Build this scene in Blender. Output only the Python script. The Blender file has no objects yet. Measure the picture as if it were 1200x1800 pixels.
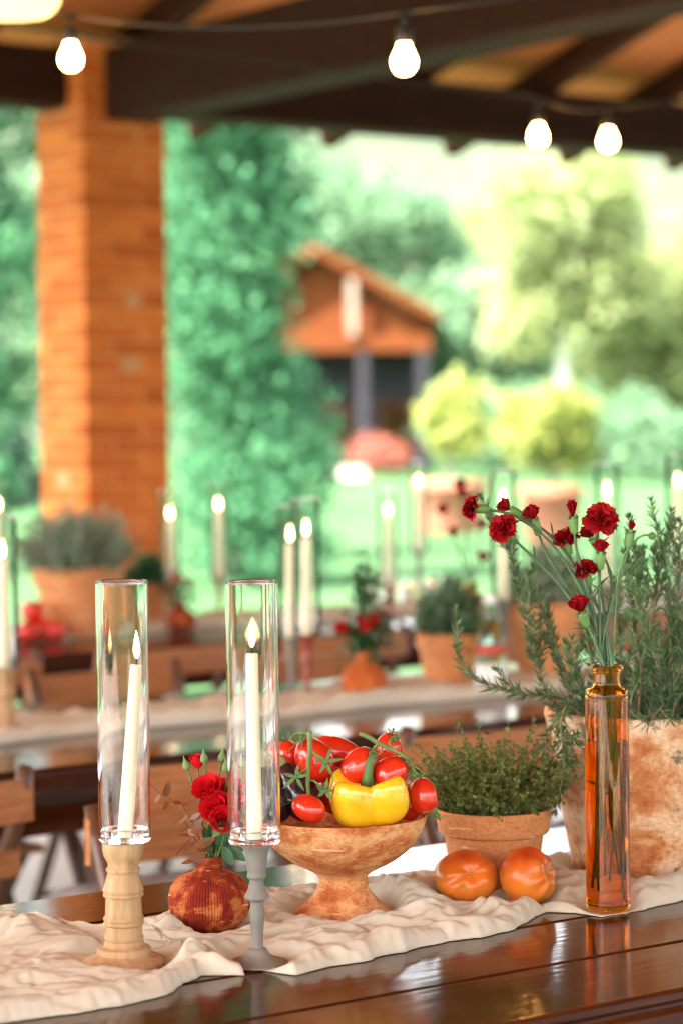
import bpy, math, random
import numpy as np
from mathutils import Vector, Matrix, noise as mn

random.seed(7)
rng = np.random.default_rng(11)
S = bpy.context.scene
R = math.radians

# ------------------------------------------------------------------ camera
F = 4250.0                      # focal length in pixels of the 1200x1800 photograph
PITCH, ROLL = math.atan(160 / F), R(-0.6)
CAMZ = 1.38
CROT = Matrix.Rotation(math.pi / 2 - PITCH, 3, 'X') @ Matrix.Rotation(ROLL, 3, 'Z')
cd = bpy.data.cameras.new('camera')
cam = bpy.data.objects.new('camera', cd)
S.collection.objects.link(cam)
cam.matrix_world = Matrix.Translation((0, 0, CAMZ)) @ CROT.to_4x4()
cd.sensor_fit = 'VERTICAL'
cd.sensor_height = 36
cd.sensor_width = 24
cd.lens = 85
cd.clip_start = 0.05
cd.clip_end = 2000
cd.dof.use_dof = True
cd.dof.focus_distance = 2.95
cd.dof.aperture_fstop = 3.3
S.camera = cam

# ------------------------------------------------------------------ sky, sun, exposure
SUN_EL, SUN_AZ = R(48), R(235)          # azimuth measured clockwise from +Y
w = bpy.data.worlds.new('World')
S.world = w
w.use_nodes = True
wn = w.node_tree
sky = wn.nodes.new('ShaderNodeTexSky')
sky.sky_type = 'NISHITA'
sky.sun_disc = False
sky.sun_elevation = SUN_EL
sky.sun_rotation = SUN_AZ
sky.air_density = 1.0
sky.dust_density = 3.0
sky.ozone_density = 0.6
bg = wn.nodes['Background']
bg.inputs['Strength'].default_value = 0.15
hsv = wn.nodes.new('ShaderNodeHueSaturation')      # thin even cloud: a paler sky
hsv.inputs['Saturation'].default_value = 0.14
wn.links.new(sky.outputs[0], hsv.inputs['Color'])
wn.links.new(hsv.outputs[0], bg.inputs['Color'])
sd = bpy.data.lights.new('sun', 'SUN')
sd.energy = 4.5
sd.angle = R(1.0)
sd.color = (1.0, 0.92, 0.80)
sun = bpy.data.objects.new('sun', sd)
S.collection.objects.link(sun)
sdir = Vector((math.sin(SUN_AZ) * math.cos(SUN_EL), math.cos(SUN_AZ) * math.cos(SUN_EL), math.sin(SUN_EL)))
sun.rotation_euler = (-sdir).to_track_quat('-Z', 'Y').to_euler()
vs = S.view_settings
vs.view_transform = 'Standard'
vs.look = 'None'
vs.exposure = 3.2
vs.gamma = 1.0
vs.use_curve_mapping = False
cy = S.cycles
cy.use_denoising = True
cy.max_bounces = 14
cy.transmission_bounces = 12
cy.transparent_max_bounces = 16
cy.diffuse_bounces = 4
cy.glossy_bounces = 5
cy.sample_clamp_indirect = 6.0
cy.blur_glossy = 0.5
cy.pixel_filter_type = 'BLACKMAN_HARRIS'
cy.filter_width = 1.1

# ------------------------------------------------------------------ pixel to place
def ray(px, py):
    return CROT @ Vector(((px - 600) / F, -(py - 900) / F, -1.0))
def at(px, py, z):
    d = ray(px, py)
    return Vector((0, 0, CAMZ)) + d * ((z - CAMZ) / d.z)
def atd(px, py, depth):
    return Vector((0, 0, CAMZ)) + ray(px, py) * depth
def depth_of(p):
    return (CROT.transposed() @ (Vector(p) - Vector((0, 0, CAMZ)))).z * -1

TH = R(54.5)
AV = Vector((math.sin(TH), math.cos(TH), 0))       # along the tables
BV = Vector((-math.cos(TH), math.sin(TH), 0))      # across the pavilion, away from the camera
RZ = math.atan2(AV.y, AV.x)
def AB(a, b, z=0.0):
    return AV * a + BV * b + Vector((0, 0, z))
def toab(p):
    return (p.x * AV.x + p.y * AV.y, p.x * BV.x + p.y * BV.y)
T = 0.75
def at_ab(px, b):
    """point on the table line b (metres across the pavilion) under picture column px"""
    d = ray(px, 1200); d = Vector((d.x, d.y, 0))
    k = b / d.dot(BV)
    return Vector((d.x * k, d.y * k, 0))

# ------------------------------------------------------------------ materials
def new_mat(name):
    m = bpy.data.materials.new(name)
    m.use_nodes = True
    nt = m.node_tree
    return m, nt, nt.nodes['Principled BSDF']
def N(nt, t, **kw):
    n = nt.nodes.new(t)
    for k, v in kw.items():
        if k in n.inputs:
            n.inputs[k].default_value = v
        else:
            setattr(n, k, v)
    return n
def noise_ramp(nt, stops, scale=5, detail=6, stretch=(1, 1, 1), rough=.6, dist=0., coord='Object'):
    tc = N(nt, 'ShaderNodeTexCoord')
    mp = N(nt, 'ShaderNodeMapping')
    mp.inputs['Scale'].default_value = stretch
    no = N(nt, 'ShaderNodeTexNoise')
    no.inputs['Scale'].default_value = scale
    no.inputs['Detail'].default_value = detail
    no.inputs['Roughness'].default_value = rough
    no.inputs['Distortion'].default_value = dist
    nt.links.new(tc.outputs[coord], mp.inputs['Vector'])
    nt.links.new(mp.outputs[0], no.inputs['Vector'])
    cr = N(nt, 'ShaderNodeValToRGB')
    el = cr.color_ramp.elements
    while len(el) < len(stops):
        el.new(0.5)
    for e, (p, c) in zip(el, stops):
        e.position = p
        e.color = (*c, 1) if len(c) == 3 else c
    nt.links.new(no.outputs['Fac'], cr.inputs['Fac'])
    return cr.outputs['Color'], no.outputs['Fac']
def mixc(nt, a, b, fac, mode='MIX'):
    mx = N(nt, 'ShaderNodeMix', data_type='RGBA', blend_type=mode)
    def s(i, v):
        if hasattr(v, 'links'):
            nt.links.new(v, mx.inputs[i])
        elif isinstance(v, (int, float)):
            mx.inputs[i].default_value = v
        else:
            mx.inputs[i].default_value = (*v, 1)
    s(0, fac); s(6, a); s(7, b)
    return mx.outputs[2]
def bump(nt, bsdf, h, strength=.3, dist=.002):
    b = N(nt, 'ShaderNodeBump')
    b.inputs['Strength'].default_value = strength
    b.inputs['Distance'].default_value = dist
    nt.links.new(h, b.inputs['Height'])
    nt.links.new(b.outputs[0], bsdf.inputs['Normal'])
    return b
def setb(b, **kw):
    mp = dict(rough='Roughness', spec='Specular IOR Level', coat='Coat Weight', coatr='Coat Roughness', trans='Transmission Weight',
              ior='IOR', sss='Subsurface Weight', sheen='Sheen Weight', metal='Metallic')
    for k, v in kw.items():
        b.inputs[mp[k]].default_value = v
def simple(name, c, c2=None, scale=8, stretch=(1, 1, 1), bmp=0, bscale=60, **kw):
    m, nt, b = new_mat(name)
    if c2 is None:
        b.inputs['Base Color'].default_value = (*c, 1)
    else:
        col, fac = noise_ramp(nt, [(.3, c), (.7, c2)], scale, 6, stretch)
        nt.links.new(col, b.inputs['Base Color'])
    if bmp:
        _, f = noise_ramp(nt, [(0, (0, 0, 0)), (1, (1, 1, 1))], bscale, 4, stretch)
        bump(nt, b, f, bmp)
    setb(b, **kw)
    return m
def leafy(name, c1, c2, transl=.25, rough=.5, spec=.3):
    """colour differs from leaf to leaf; some light passes through"""
    m, nt, b = new_mat(name)
    g = N(nt, 'ShaderNodeNewGeometry')
    col = mixc(nt, c1, c2, g.outputs['Random Per Island'])
    nt.links.new(col, b.inputs['Base Color'])
    setb(b, rough=rough, spec=spec)
    if transl:
        tr = N(nt, 'ShaderNodeBsdfTranslucent')
        nt.links.new(col, tr.inputs['Color'])
        ms = N(nt, 'ShaderNodeMixShader')
        ms.inputs[0].default_value = transl
        nt.links.new(b.outputs[0], ms.inputs[1])
        nt.links.new(tr.outputs[0], ms.inputs[2])
        nt.links.new(ms.outputs[0], nt.nodes['Material Output'].inputs['Surface'])
    return m
def emis(name, c, s):
    m, nt, b = new_mat(name)
    b.inputs['Base Color'].default_value = (*c, 1)
    b.inputs['Emission Color'].default_value = (*c, 1)
    b.inputs['Emission Strength'].default_value = s
    return m

MT = {}
# wood of the tables: dark, varnished, each plank a little different
def table_wood():
    m, nt, b = new_mat('varnished_dark_wood')
    col, f = noise_ramp(nt, [(.25, (.020, .0048, .0016)), (.5, (.042, .0105, .003)), (.75, (.078, .022, .007))], 3.0, 8, (1.2, 22, 22), .65, .4)
    oi = N(nt, 'ShaderNodeObjectInfo')
    hs = N(nt, 'ShaderNodeMapRange')
    hs.inputs['To Min'].default_value = .75
    hs.inputs['To Max'].default_value = 1.3
    nt.links.new(oi.outputs['Random'], hs.inputs['Value'])
    mul = N(nt, 'ShaderNodeVectorMath', operation='SCALE')
    nt.links.new(col, mul.inputs[0]); nt.links.new(hs.outputs[0], mul.inputs['Scale'])
    _, sf = noise_ramp(nt, [(0, (0, 0, 0)), (1, (1, 1, 1))], 22, 5, (1, 1, 1), .7)
    cr = N(nt, 'ShaderNodeMapRange')
    cr.inputs['From Min'].default_value = .62; cr.inputs['From Max'].default_value = .74
    cr.inputs['To Max'].default_value = .35
    nt.links.new(sf, cr.inputs['Value'])
    c2 = mixc(nt, mul.outputs[0], (.12, .055, .024), cr.outputs[0])
    nt.links.new(c2, b.inputs['Base Color'])
    rr = N(nt, 'ShaderNodeMapRange')
    rr.inputs['To Min'].default_value = .05; rr.inputs['To Max'].default_value = .20
    nt.links.new(sf, rr.inputs['Value'])
    nt.links.new(rr.outputs[0], b.inputs['Roughness'])
    setb(b, spec=.30, coat=.08, coatr=.05)
    _, lf = noise_ramp(nt, [(0, (0, 0, 0)), (1, (1, 1, 1))], 7, 3, (1.5, 8, 8), .5)
    ad = N(nt, 'ShaderNodeMath', operation='MULTIPLY_ADD')
    ad.inputs[1].default_value = .35
    nt.links.new(f, ad.inputs[0]); nt.links.new(lf, ad.inputs[2])
    bb = bump(nt, b, ad.outputs[0], .10, .003)
    nt.links.new(bb.outputs[0], b.inputs['Coat Normal'])
    return m
MT['table'] = table_wood()
MT['chair'] = simple('chair_slat_wood', (.25, .085, .022), (.42, .175, .055), 6, (1, 14, 14), .15, 40, rough=.42, spec=.4)
MT['chairdark'] = simple('chair_frame_wood', (.055, .022, .010), (.11, .045, .02), 5, (3, 3, 20), .1, 40, rough=.4)
MT['cushion'] = simple('cushion_cotton', (.72, .70, .70), (.80, .78, .77), 10, bmp=.2, bscale=50, rough=.9)
MT['beechwood'] = simple('turned_beech', (.30, .175, .08), (.48, .32, .17), 10, (10, 10, 1.3), .25, 70, rough=.55, spec=.3)
MT['greypaint'] = simple('grey_chalk_paint', (.155, .145, .125), (.20, .19, .165), 30, bmp=.12, bscale=120, rough=.6, spec=.3)
MT['redturned'] = simple('dark_red_turned_wood', (.20, .028, .012), (.28, .05, .02), 10, rough=.45)

def wax():
    m, nt, b = new_mat('ivory_wax')
    b.inputs['Base Color'].default_value = (.78, .69, .53, 1)
    setb(b, rough=.38, sss=.35, spec=.4)
    b.inputs['Subsurface Radius'].default_value = (.02, .012, .006)
    b.inputs['Subsurface Scale'].default_value = .5
    return m
MT['wax'] = wax()
MT['wick'] = simple('burnt_wick', (.012, .010, .010), rough=.9)
def flame():
    m, nt, b = new_mat('candle_flame')
    tc = N(nt, 'ShaderNodeTexCoord')
    sp = N(nt, 'ShaderNodeSeparateXYZ')
    nt.links.new(tc.outputs['Generated'], sp.inputs[0])
    cr = N(nt, 'ShaderNodeValToRGB')
    el = cr.color_ramp.elements
    el[0].position = 0; el[0].color = (.05, .06, .30, 1)
    el[1].position = 1; el[1].color = (1, .52, .16, 1)
    for p, c in ((.14, (.55, .18, .05, 1)), (.32, (1, .60, .22, 1)), (.55, (1, .80, .45, 1))):
        e = el.new(p); e.color = c
    nt.links.new(sp.outputs['Z'], cr.inputs[0])
    e = N(nt, 'ShaderNodeEmission')
    e.inputs['Strength'].default_value = 5
    nt.links.new(cr.outputs[0], e.inputs[0])
    nt.links.new(e.outputs[0], nt.nodes['Material Output'].inputs['Surface'])
    return m
MT['flame'] = flame()
def glass(name, c, ior=1.46, rough=0.0):
    m, nt, b = new_mat(name)
    b.inputs['Base Color'].default_value = (*c, 1)
    setb(b, trans=1, ior=ior, rough=rough)
    return m
MT['glass'] = glass('clear_glass', (1, 1, 1), 1.30)
MT['amber'] = glass('amber_glass', (.885, .42, .05), 1.32)
MT['water'] = glass('water', (.99, .97, .93), 1.25)
MT['greenglass'] = glass('green_bottle_glass', (.55, .90, .65), 1.4)
def thin_glass():
    m, nt, b = new_mat('thin_clear_glass')
    t = N(nt, 'ShaderNodeBsdfTransparent')
    t.inputs[0].default_value = (.97, .98, .97, 1)
    g = N(nt, 'ShaderNodeBsdfGlossy')
    g.inputs['Roughness'].default_value = .03
    fr = N(nt, 'ShaderNodeFresnel')
    fr.inputs[0].default_value = 1.5
    ms = N(nt, 'ShaderNodeMixShader')
    nt.links.new(fr.outputs[0], ms.inputs[0]); nt.links.new(t.outputs[0], ms.inputs[1]); nt.links.new(g.outputs[0], ms.inputs[2])
    nt.links.new(ms.outputs[0], nt.nodes['Material Output'].inputs['Surface'])
    return m
MT['thin'] = thin_glass()

def terracotta(name, stops, scale, stretch, spots=None, spotscale=18, spotlo=.62, spothi=.70, streak=None, bstr=.35, dist=0.6):
    m, nt, b = new_mat(name)
    col, f = noise_ramp(nt, stops, scale, 8, stretch, .62, dist)
    if streak:
        c2, f2 = noise_ramp(nt, [(.52, (0, 0, 0)), (.70, (.8, .8, .8))], streak[1], 6, streak[2], .7)
        col = mixc(nt, col, streak[0], c2)
    if spots:
        _, f3 = noise_ramp(nt, [(0, (0, 0, 0)), (1, (1, 1, 1))], spotscale, 6, (1, 1, 1), .7)
        mr = N(nt, 'ShaderNodeMapRange')
        mr.inputs['From Min'].default_value = spotlo; mr.inputs['From Max'].default_value = spothi
        mr.inputs['To Max'].default_value = .85
        nt.links.new(f3, mr.inputs['Value'])
        col = mixc(nt, col, spots, mr.outputs[0])
    # fine grain of the clay, pale lime flecks and scratches
    gr, _ = noise_ramp(nt, [(.30, (.62, .58, .55)), (.5, (1, 1, 1)), (.72, (1.18, 1.2, 1.2))], 150, 4, (1, 1, 1.6), .8)
    col = mixc(nt, col, gr, 1.0, 'MULTIPLY')
    sc, _ = noise_ramp(nt, [(.66, (0, 0, 0)), (.72, (.7, .7, .7))], 70, 3, (.35, .35, 2.2), .5)
    col = mixc(nt, col, (.74, .52, .36), sc)
    nt.links.new(col, b.inputs['Base Color'])
    setb(b, rough=.85, spec=.2)
    _, fb = noise_ramp(nt, [(0, (0, 0, 0)), (1, (1, 1, 1))], 90, 6, (.5, .5, 1.6), .75)
    bump(nt, b, fb, bstr, .002)
    return m, nt, b
MT['pot'] = terracotta('plain_terracotta', [(.3, (.50, .19, .07)), (.55, (.58, .25, .10)), (.75, (.66, .34, .17))], 9, (1, 1, 1.6), (.74, .50, .34), 26, .66, .76)[0]
MT['bowl'] = terracotta('streaked_terracotta', [(.36, (.40, .105, .03)), (.45, (.53, .19, .065)), (.53, (.64, .31, .13)), (.70, (.72, .43, .22))], 22, (1, 1, 1.7), (.60, .40, .10), 9, .70, .76, dist=.2, bstr=.6)[0]
MT['oldpot'] = terracotta('weathered_terracotta', [(.33, (.40, .12, .04)), (.43, (.52, .22, .085)), (.51, (.64, .40, .23)), (.66, (.74, .57, .41))], 17, (1, 1, 1.0), (.10, .085, .035), 17, .585, .64,
                          streak=((.46, .14, .045), 34, (1.2, 1.2, .35)), bstr=.9)[0]
def vase_mat():
    m, nt, b = terracotta('combed_red_clay', [(.42, (.19, .014, .005)), (.52, (.27, .032, .009)), (.58, (.42, .11, .028)), (.70, (.52, .20, .06))], 40, (1, 1, 1), None)
    tc = N(nt, 'ShaderNodeTexCoord')
    sp = N(nt, 'ShaderNodeSeparateXYZ')
    nt.links.new(tc.outputs['Object'], sp.inputs[0])
    an = N(nt, 'ShaderNodeMath', operation='ARCTAN2')
    nt.links.new(sp.outputs['Y'], an.inputs[0]); nt.links.new(sp.outputs['X'], an.inputs[1])
    mu = N(nt, 'ShaderNodeMath', operation='MULTIPLY'); mu.inputs[1].default_value = 84
    nt.links.new(an.outputs[0], mu.inputs[0])
    si = N(nt, 'ShaderNodeMath', operation='SINE')
    nt.links.new(mu.outputs[0], si.inputs[0])
    bump(nt, b, si.outputs[0], .6, .0012)
    return m
MT['vase'] = vase_mat()
MT['redclay'] = terracotta('red_orange_clay', [(.35, (.36, .07, .015)), (.6, (.46, .12, .028)), (.75, (.55, .20, .06))], 20, (1, 1, 1))[0]
MT['soil'] = simple('potting_soil', (.012, .008, .005), (.04, .025, .015), 60, bmp=.8, bscale=90, rough=.95)

def cloth_mat():
    m, nt, b = new_mat('cream_gauze')
    col, f = noise_ramp(nt, [(.3, (.85, .79, .62)), (.7, (.91, .87, .73))], 14, 5)
    nt.links.new(col, b.inputs['Base Color'])
    setb(b, rough=.95, spec=.1, sheen=.2)
    tc = N(nt, 'ShaderNodeTexCoord')
    w1 = N(nt, 'ShaderNodeTexWave', bands_direction='X'); w1.inputs['Scale'].default_value = 520; w1.inputs['Distortion'].default_value = 1.5
    w2 = N(nt, 'ShaderNodeTexWave', bands_direction='Y'); w2.inputs['Scale'].default_value = 520; w2.inputs['Distortion'].default_value = 1.5
    nt.links.new(tc.outputs['UV'], w1.inputs[0]); nt.links.new(tc.outputs['UV'], w2.inputs[0])
    ad = N(nt, 'ShaderNodeMath', operation='ADD')
    nt.links.new(w1.outputs['Fac'], ad.inputs[0]); nt.links.new(w2.outputs['Fac'], ad.inputs[1])
    _, fn = noise_ramp(nt, [(0, (0, 0, 0)), (1, (1, 1, 1))], 75, 6, (1, 1.8, 1), .7, 1.6)
    ad2 = N(nt, 'ShaderNodeMath', operation='MULTIPLY_ADD'); ad2.inputs[1].default_value = 3.5
    nt.links.new(fn, ad2.inputs[0]); nt.links.new(ad.outputs[0], ad2.inputs[2])
    bump(nt, b, ad2.outputs[0], .50, .0014)
    tr = N(nt, 'ShaderNodeBsdfTranslucent')
    nt.links.new(col, tr.inputs[0])
    ms = N(nt, 'ShaderNodeMixShader'); ms.inputs[0].default_value = .30
    nt.links.new(b.outputs[0], ms.inputs[1]); nt.links.new(tr.outputs[0], ms.inputs[2])
    nt.links.new(ms.outputs[0], nt.nodes['Material Output'].inputs['Surface'])
    return m
MT['cloth'] = cloth_mat()

MT['tomato'] = simple('red_tomato_skin', (.50, .007, .005), (.66, .035, .008), 28, bmp=.10, bscale=55, rough=.20, spec=.5, coat=.3, coatr=.07)
def heirloom():
    m, nt, b = new_mat('orange_tomato_skin')
    col, f = noise_ramp(nt, [(.34, (.40, .022, .005)), (.5, (.56, .075, .008)), (.70, (.60, .19, .018))], 22, 6)
    tc = N(nt, 'ShaderNodeTexCoord')
    sp = N(nt, 'ShaderNodeSeparateXYZ'); nt.links.new(tc.outputs['Object'], sp.inputs[0])
    mr = N(nt, 'ShaderNodeMapRange')
    mr.inputs['From Min'].default_value = -.01; mr.inputs['From Max'].default_value = .034
    nt.links.new(sp.outputs['Z'], mr.inputs['Value'])
    c2, _ = noise_ramp(nt, [(.35, (.40, .22, .03)), (.6, (.70, .17, .02))], 16, 5)
    col = mixc(nt, c2, col, mr.outputs[0])
    nt.links.new(col, b.inputs['Base Color'])
    setb(b, rough=.30, spec=.4, coat=.12, coatr=.15)
    _, fb = noise_ramp(nt, [(0, (0, 0, 0)), (1, (1, 1, 1))], 70, 4)
    bump(nt, b, fb, .12, .001)
    return m
MT['heirloom'] = heirloom()
MT['pepper'] = simple('yellow_pepper_skin', (.80, .38, .008), (.88, .56, .02), 22, bmp=.10, bscale=45, rough=.15, spec=.5, coat=.4, coatr=.06)
MT['aubergine'] = simple('aubergine_skin', (.010, .004, .012), (.02, .007, .02), 8, rough=.18, spec=.5, coat=.4)
MT['calyx'] = simple('green_calyx', (.055, .13, .03), (.10, .19, .05), 60, bmp=.2, bscale=120, rough=.6)
MT['aubcalyx'] = simple('grey_green_calyx', (.17, .20, .08), (.26, .29, .13), 40, bmp=.3, bscale=90, rough=.7)
MT['vine'] = simple('tomato_vine', (.09, .16, .035), (.17, .25, .07), 50, bmp=.3, bscale=200, rough=.65)
MT['rosemary'] = leafy('rosemary_needles', (.026, .082, .026), (.17, .26, .12), .15, .45)
MT['rosemary_stem'] = simple('rosemary_stem', (.17, .13, .075), (.27, .22, .13), 60, rough=.8)
MT['paleherb'] = leafy('silvery_herb_leaves', (.14, .21, .13), (.33, .40, .30), .3, .55)
MT['thyme'] = leafy('thyme_leaves', (.065, .115, .025), (.22, .27, .075), .25, .5)
MT['thyme_stem'] = leafy('thyme_stems', (.12, .085, .03), (.28, .22, .08), 0, .7)
MT['carn'] = leafy('carnation_petals', (.22, .002, .004), (.37, .005, .009), .12, .65, .15)
MT['carnstem'] = simple('carnation_stem', (.026, .078, .030), (.065, .14, .055), 40, rough=.5)
MT['carncalyx'] = simple('carnation_calyx', (.075, .19, .045), (.14, .28, .075), 40, (1, 1, .6), rough=.5)
MT['rose'] = leafy('rose_petals', (.56, .004, .012), (.68, .010, .020), .15, .6, .2)
MT['roseleaf'] = leafy('rose_leaves', (.020, .075, .022), (.04, .12, .035), .15, .4, .4)
MT['sepal'] = leafy('rose_sepals', (.10, .19, .06), (.19, .29, .12), .1, .5)
MT['euc'] = leafy('dried_eucalyptus_leaves', (.095, .026, .008), (.19, .058, .016), .12, .42, .4)
MT['eucstem'] = simple('dried_stem', (.17, .055, .02), rough=.6)
MT['feather'] = simple('feathery_leaf', (.06, .16, .045), rough=.5)
MT['label'] = simple('white_paper_label', (.78, .78, .78), rough=.7)
MT['redlabel'] = simple('red_paper_mark', (.55, .07, .04), rough=.6)
MT['white'] = simple('white_china', (.8, .8, .8), rough=.3)

# outdoors
def brick_mat():
    m, nt, b = new_mat('fired_brick')
    col, f = noise_ramp(nt, [(.3, (.44, .105, .018)), (.55, (.52, .15, .028)), (.8, (.60, .21, .05))], 12, 6)
    oi = N(nt, 'ShaderNodeObjectInfo')
    cr = N(nt, 'ShaderNodeValToRGB')
    el = cr.color_ramp.elements
    el[0].color = (.80, .68, .60, 1); el[1].color = (1.15, 1.2, 1.2, 1)
    e = el.new(.5); e.color = (1, .92, .85, 1)
    nt.links.new(oi.outputs['Random'], cr.inputs[0])
    col = mixc(nt, col, cr.outputs[0], 1.0, 'MULTIPLY')
    nt.links.new(col, b.inputs['Base Color'])
    setb(b, rough=.9, spec=.2)
    bump(nt, b, f, .5, .004)
    return m
MT['brick'] = brick_mat()
MT['mortar'] = simple('lime_mortar', (.46, .22, .085), (.54, .30, .14), 20, bmp=.4, rough=.95)
MT['beam'] = simple('dark_oak_beam', (.016, .0052, .002), (.036, .012, .005), 3, (1, 14, 14), .4, 20, rough=.8, spec=.12)
MT['rafter'] = simple('brown_rafter_wood', (.030, .011, .004), (.06, .022, .008), 3, (14, 1, 14), .4, 20, rough=.8, spec=.12)
MT['ceiling'] = simple('clay_ceiling_tiles', (.56, .16, .035), (.64, .22, .055), 3, bmp=.2, rough=.85)
MT['rooftile'] = simple('clay_roof_tiles', (.25, .10, .065), (.34, .15, .10), 2.5, (1, 1, 1), .4, 14, rough=.95, spec=.04)
MT['paving'] = simple('stone_paving', (.46, .42, .37), (.55, .51, .46), 1.5, bmp=.15, bscale=30, rough=.45)
MT['lawn'] = simple('mown_lawn', (.034, .082, .034), (.055, .112, .048), .8, bmp=.6, bscale=30, rough=.95, spec=.03)
MT['path'] = simple('pale_gravel', (.52, .48, .43), (.62, .58, .52), 20, bmp=.5, rough=.9)
MT['plaster'] = simple('ochre_plaster', (.55, .35, .20), (.62, .42, .26), 3, rough=.9)
MT['housewood'] = simple('orange_stained_timber', (.075, .021, .007), (.11, .033, .011), 4, (1, 1, 8), rough=.85, spec=.04)
MT['darkwall'] = simple('dark_timber_wall', (.018, .018, .022), (.035, .033, .038), 3, rough=.8, spec=.05)
MT['bark'] = simple('grey_bark', (.13, .10, .075), (.22, .18, .14), 5, (4, 4, 1), .6, 12, rough=.9)
MT['palebark'] = simple('birch_bark', (.50, .48, .44), (.62, .60, .57), 4, (4, 4, 1), rough=.8)
MT['ivy'] = leafy('dense_evergreen_leaves', (.034, .125, .060), (.075, .205, .10), .35, .75, .1)
MT['lemonleaf'] = leafy('lemon_tree_leaves', (.20, .26, .055), (.38, .41, .12), .5)
MT['treeleaf'] = leafy('broad_tree_leaves', (.09, .19, .105), (.17, .29, .16), .45)
MT['paleleaf'] = leafy('pale_tree_leaves', (.21, .27, .11), (.35, .39, .17), .5)
MT['darkleaf'] = leafy('dark_conifer_needles', (.008, .030, .018), (.02, .055, .03), .1)
MT['redflower'] = leafy('geranium_flowers', (.10, .13, .05), (.46, .05, .07), .2)
MT['hill'] = simple('wooded_hill', (.042, .058, .038), (.075, .092, .062), .05, bmp=.3, bscale=1, rough=1.0, spec=.0)
MT['cable'] = simple('black_rubber_cable', (.012, .011, .010), rough=.6)
MT['bulb'] = emis('lit_bulb_glass', (1.0, .46, .11), 24)
MT['shade'] = emis('glowing_paper_shade', (1.0, .62, .22), .35)

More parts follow.
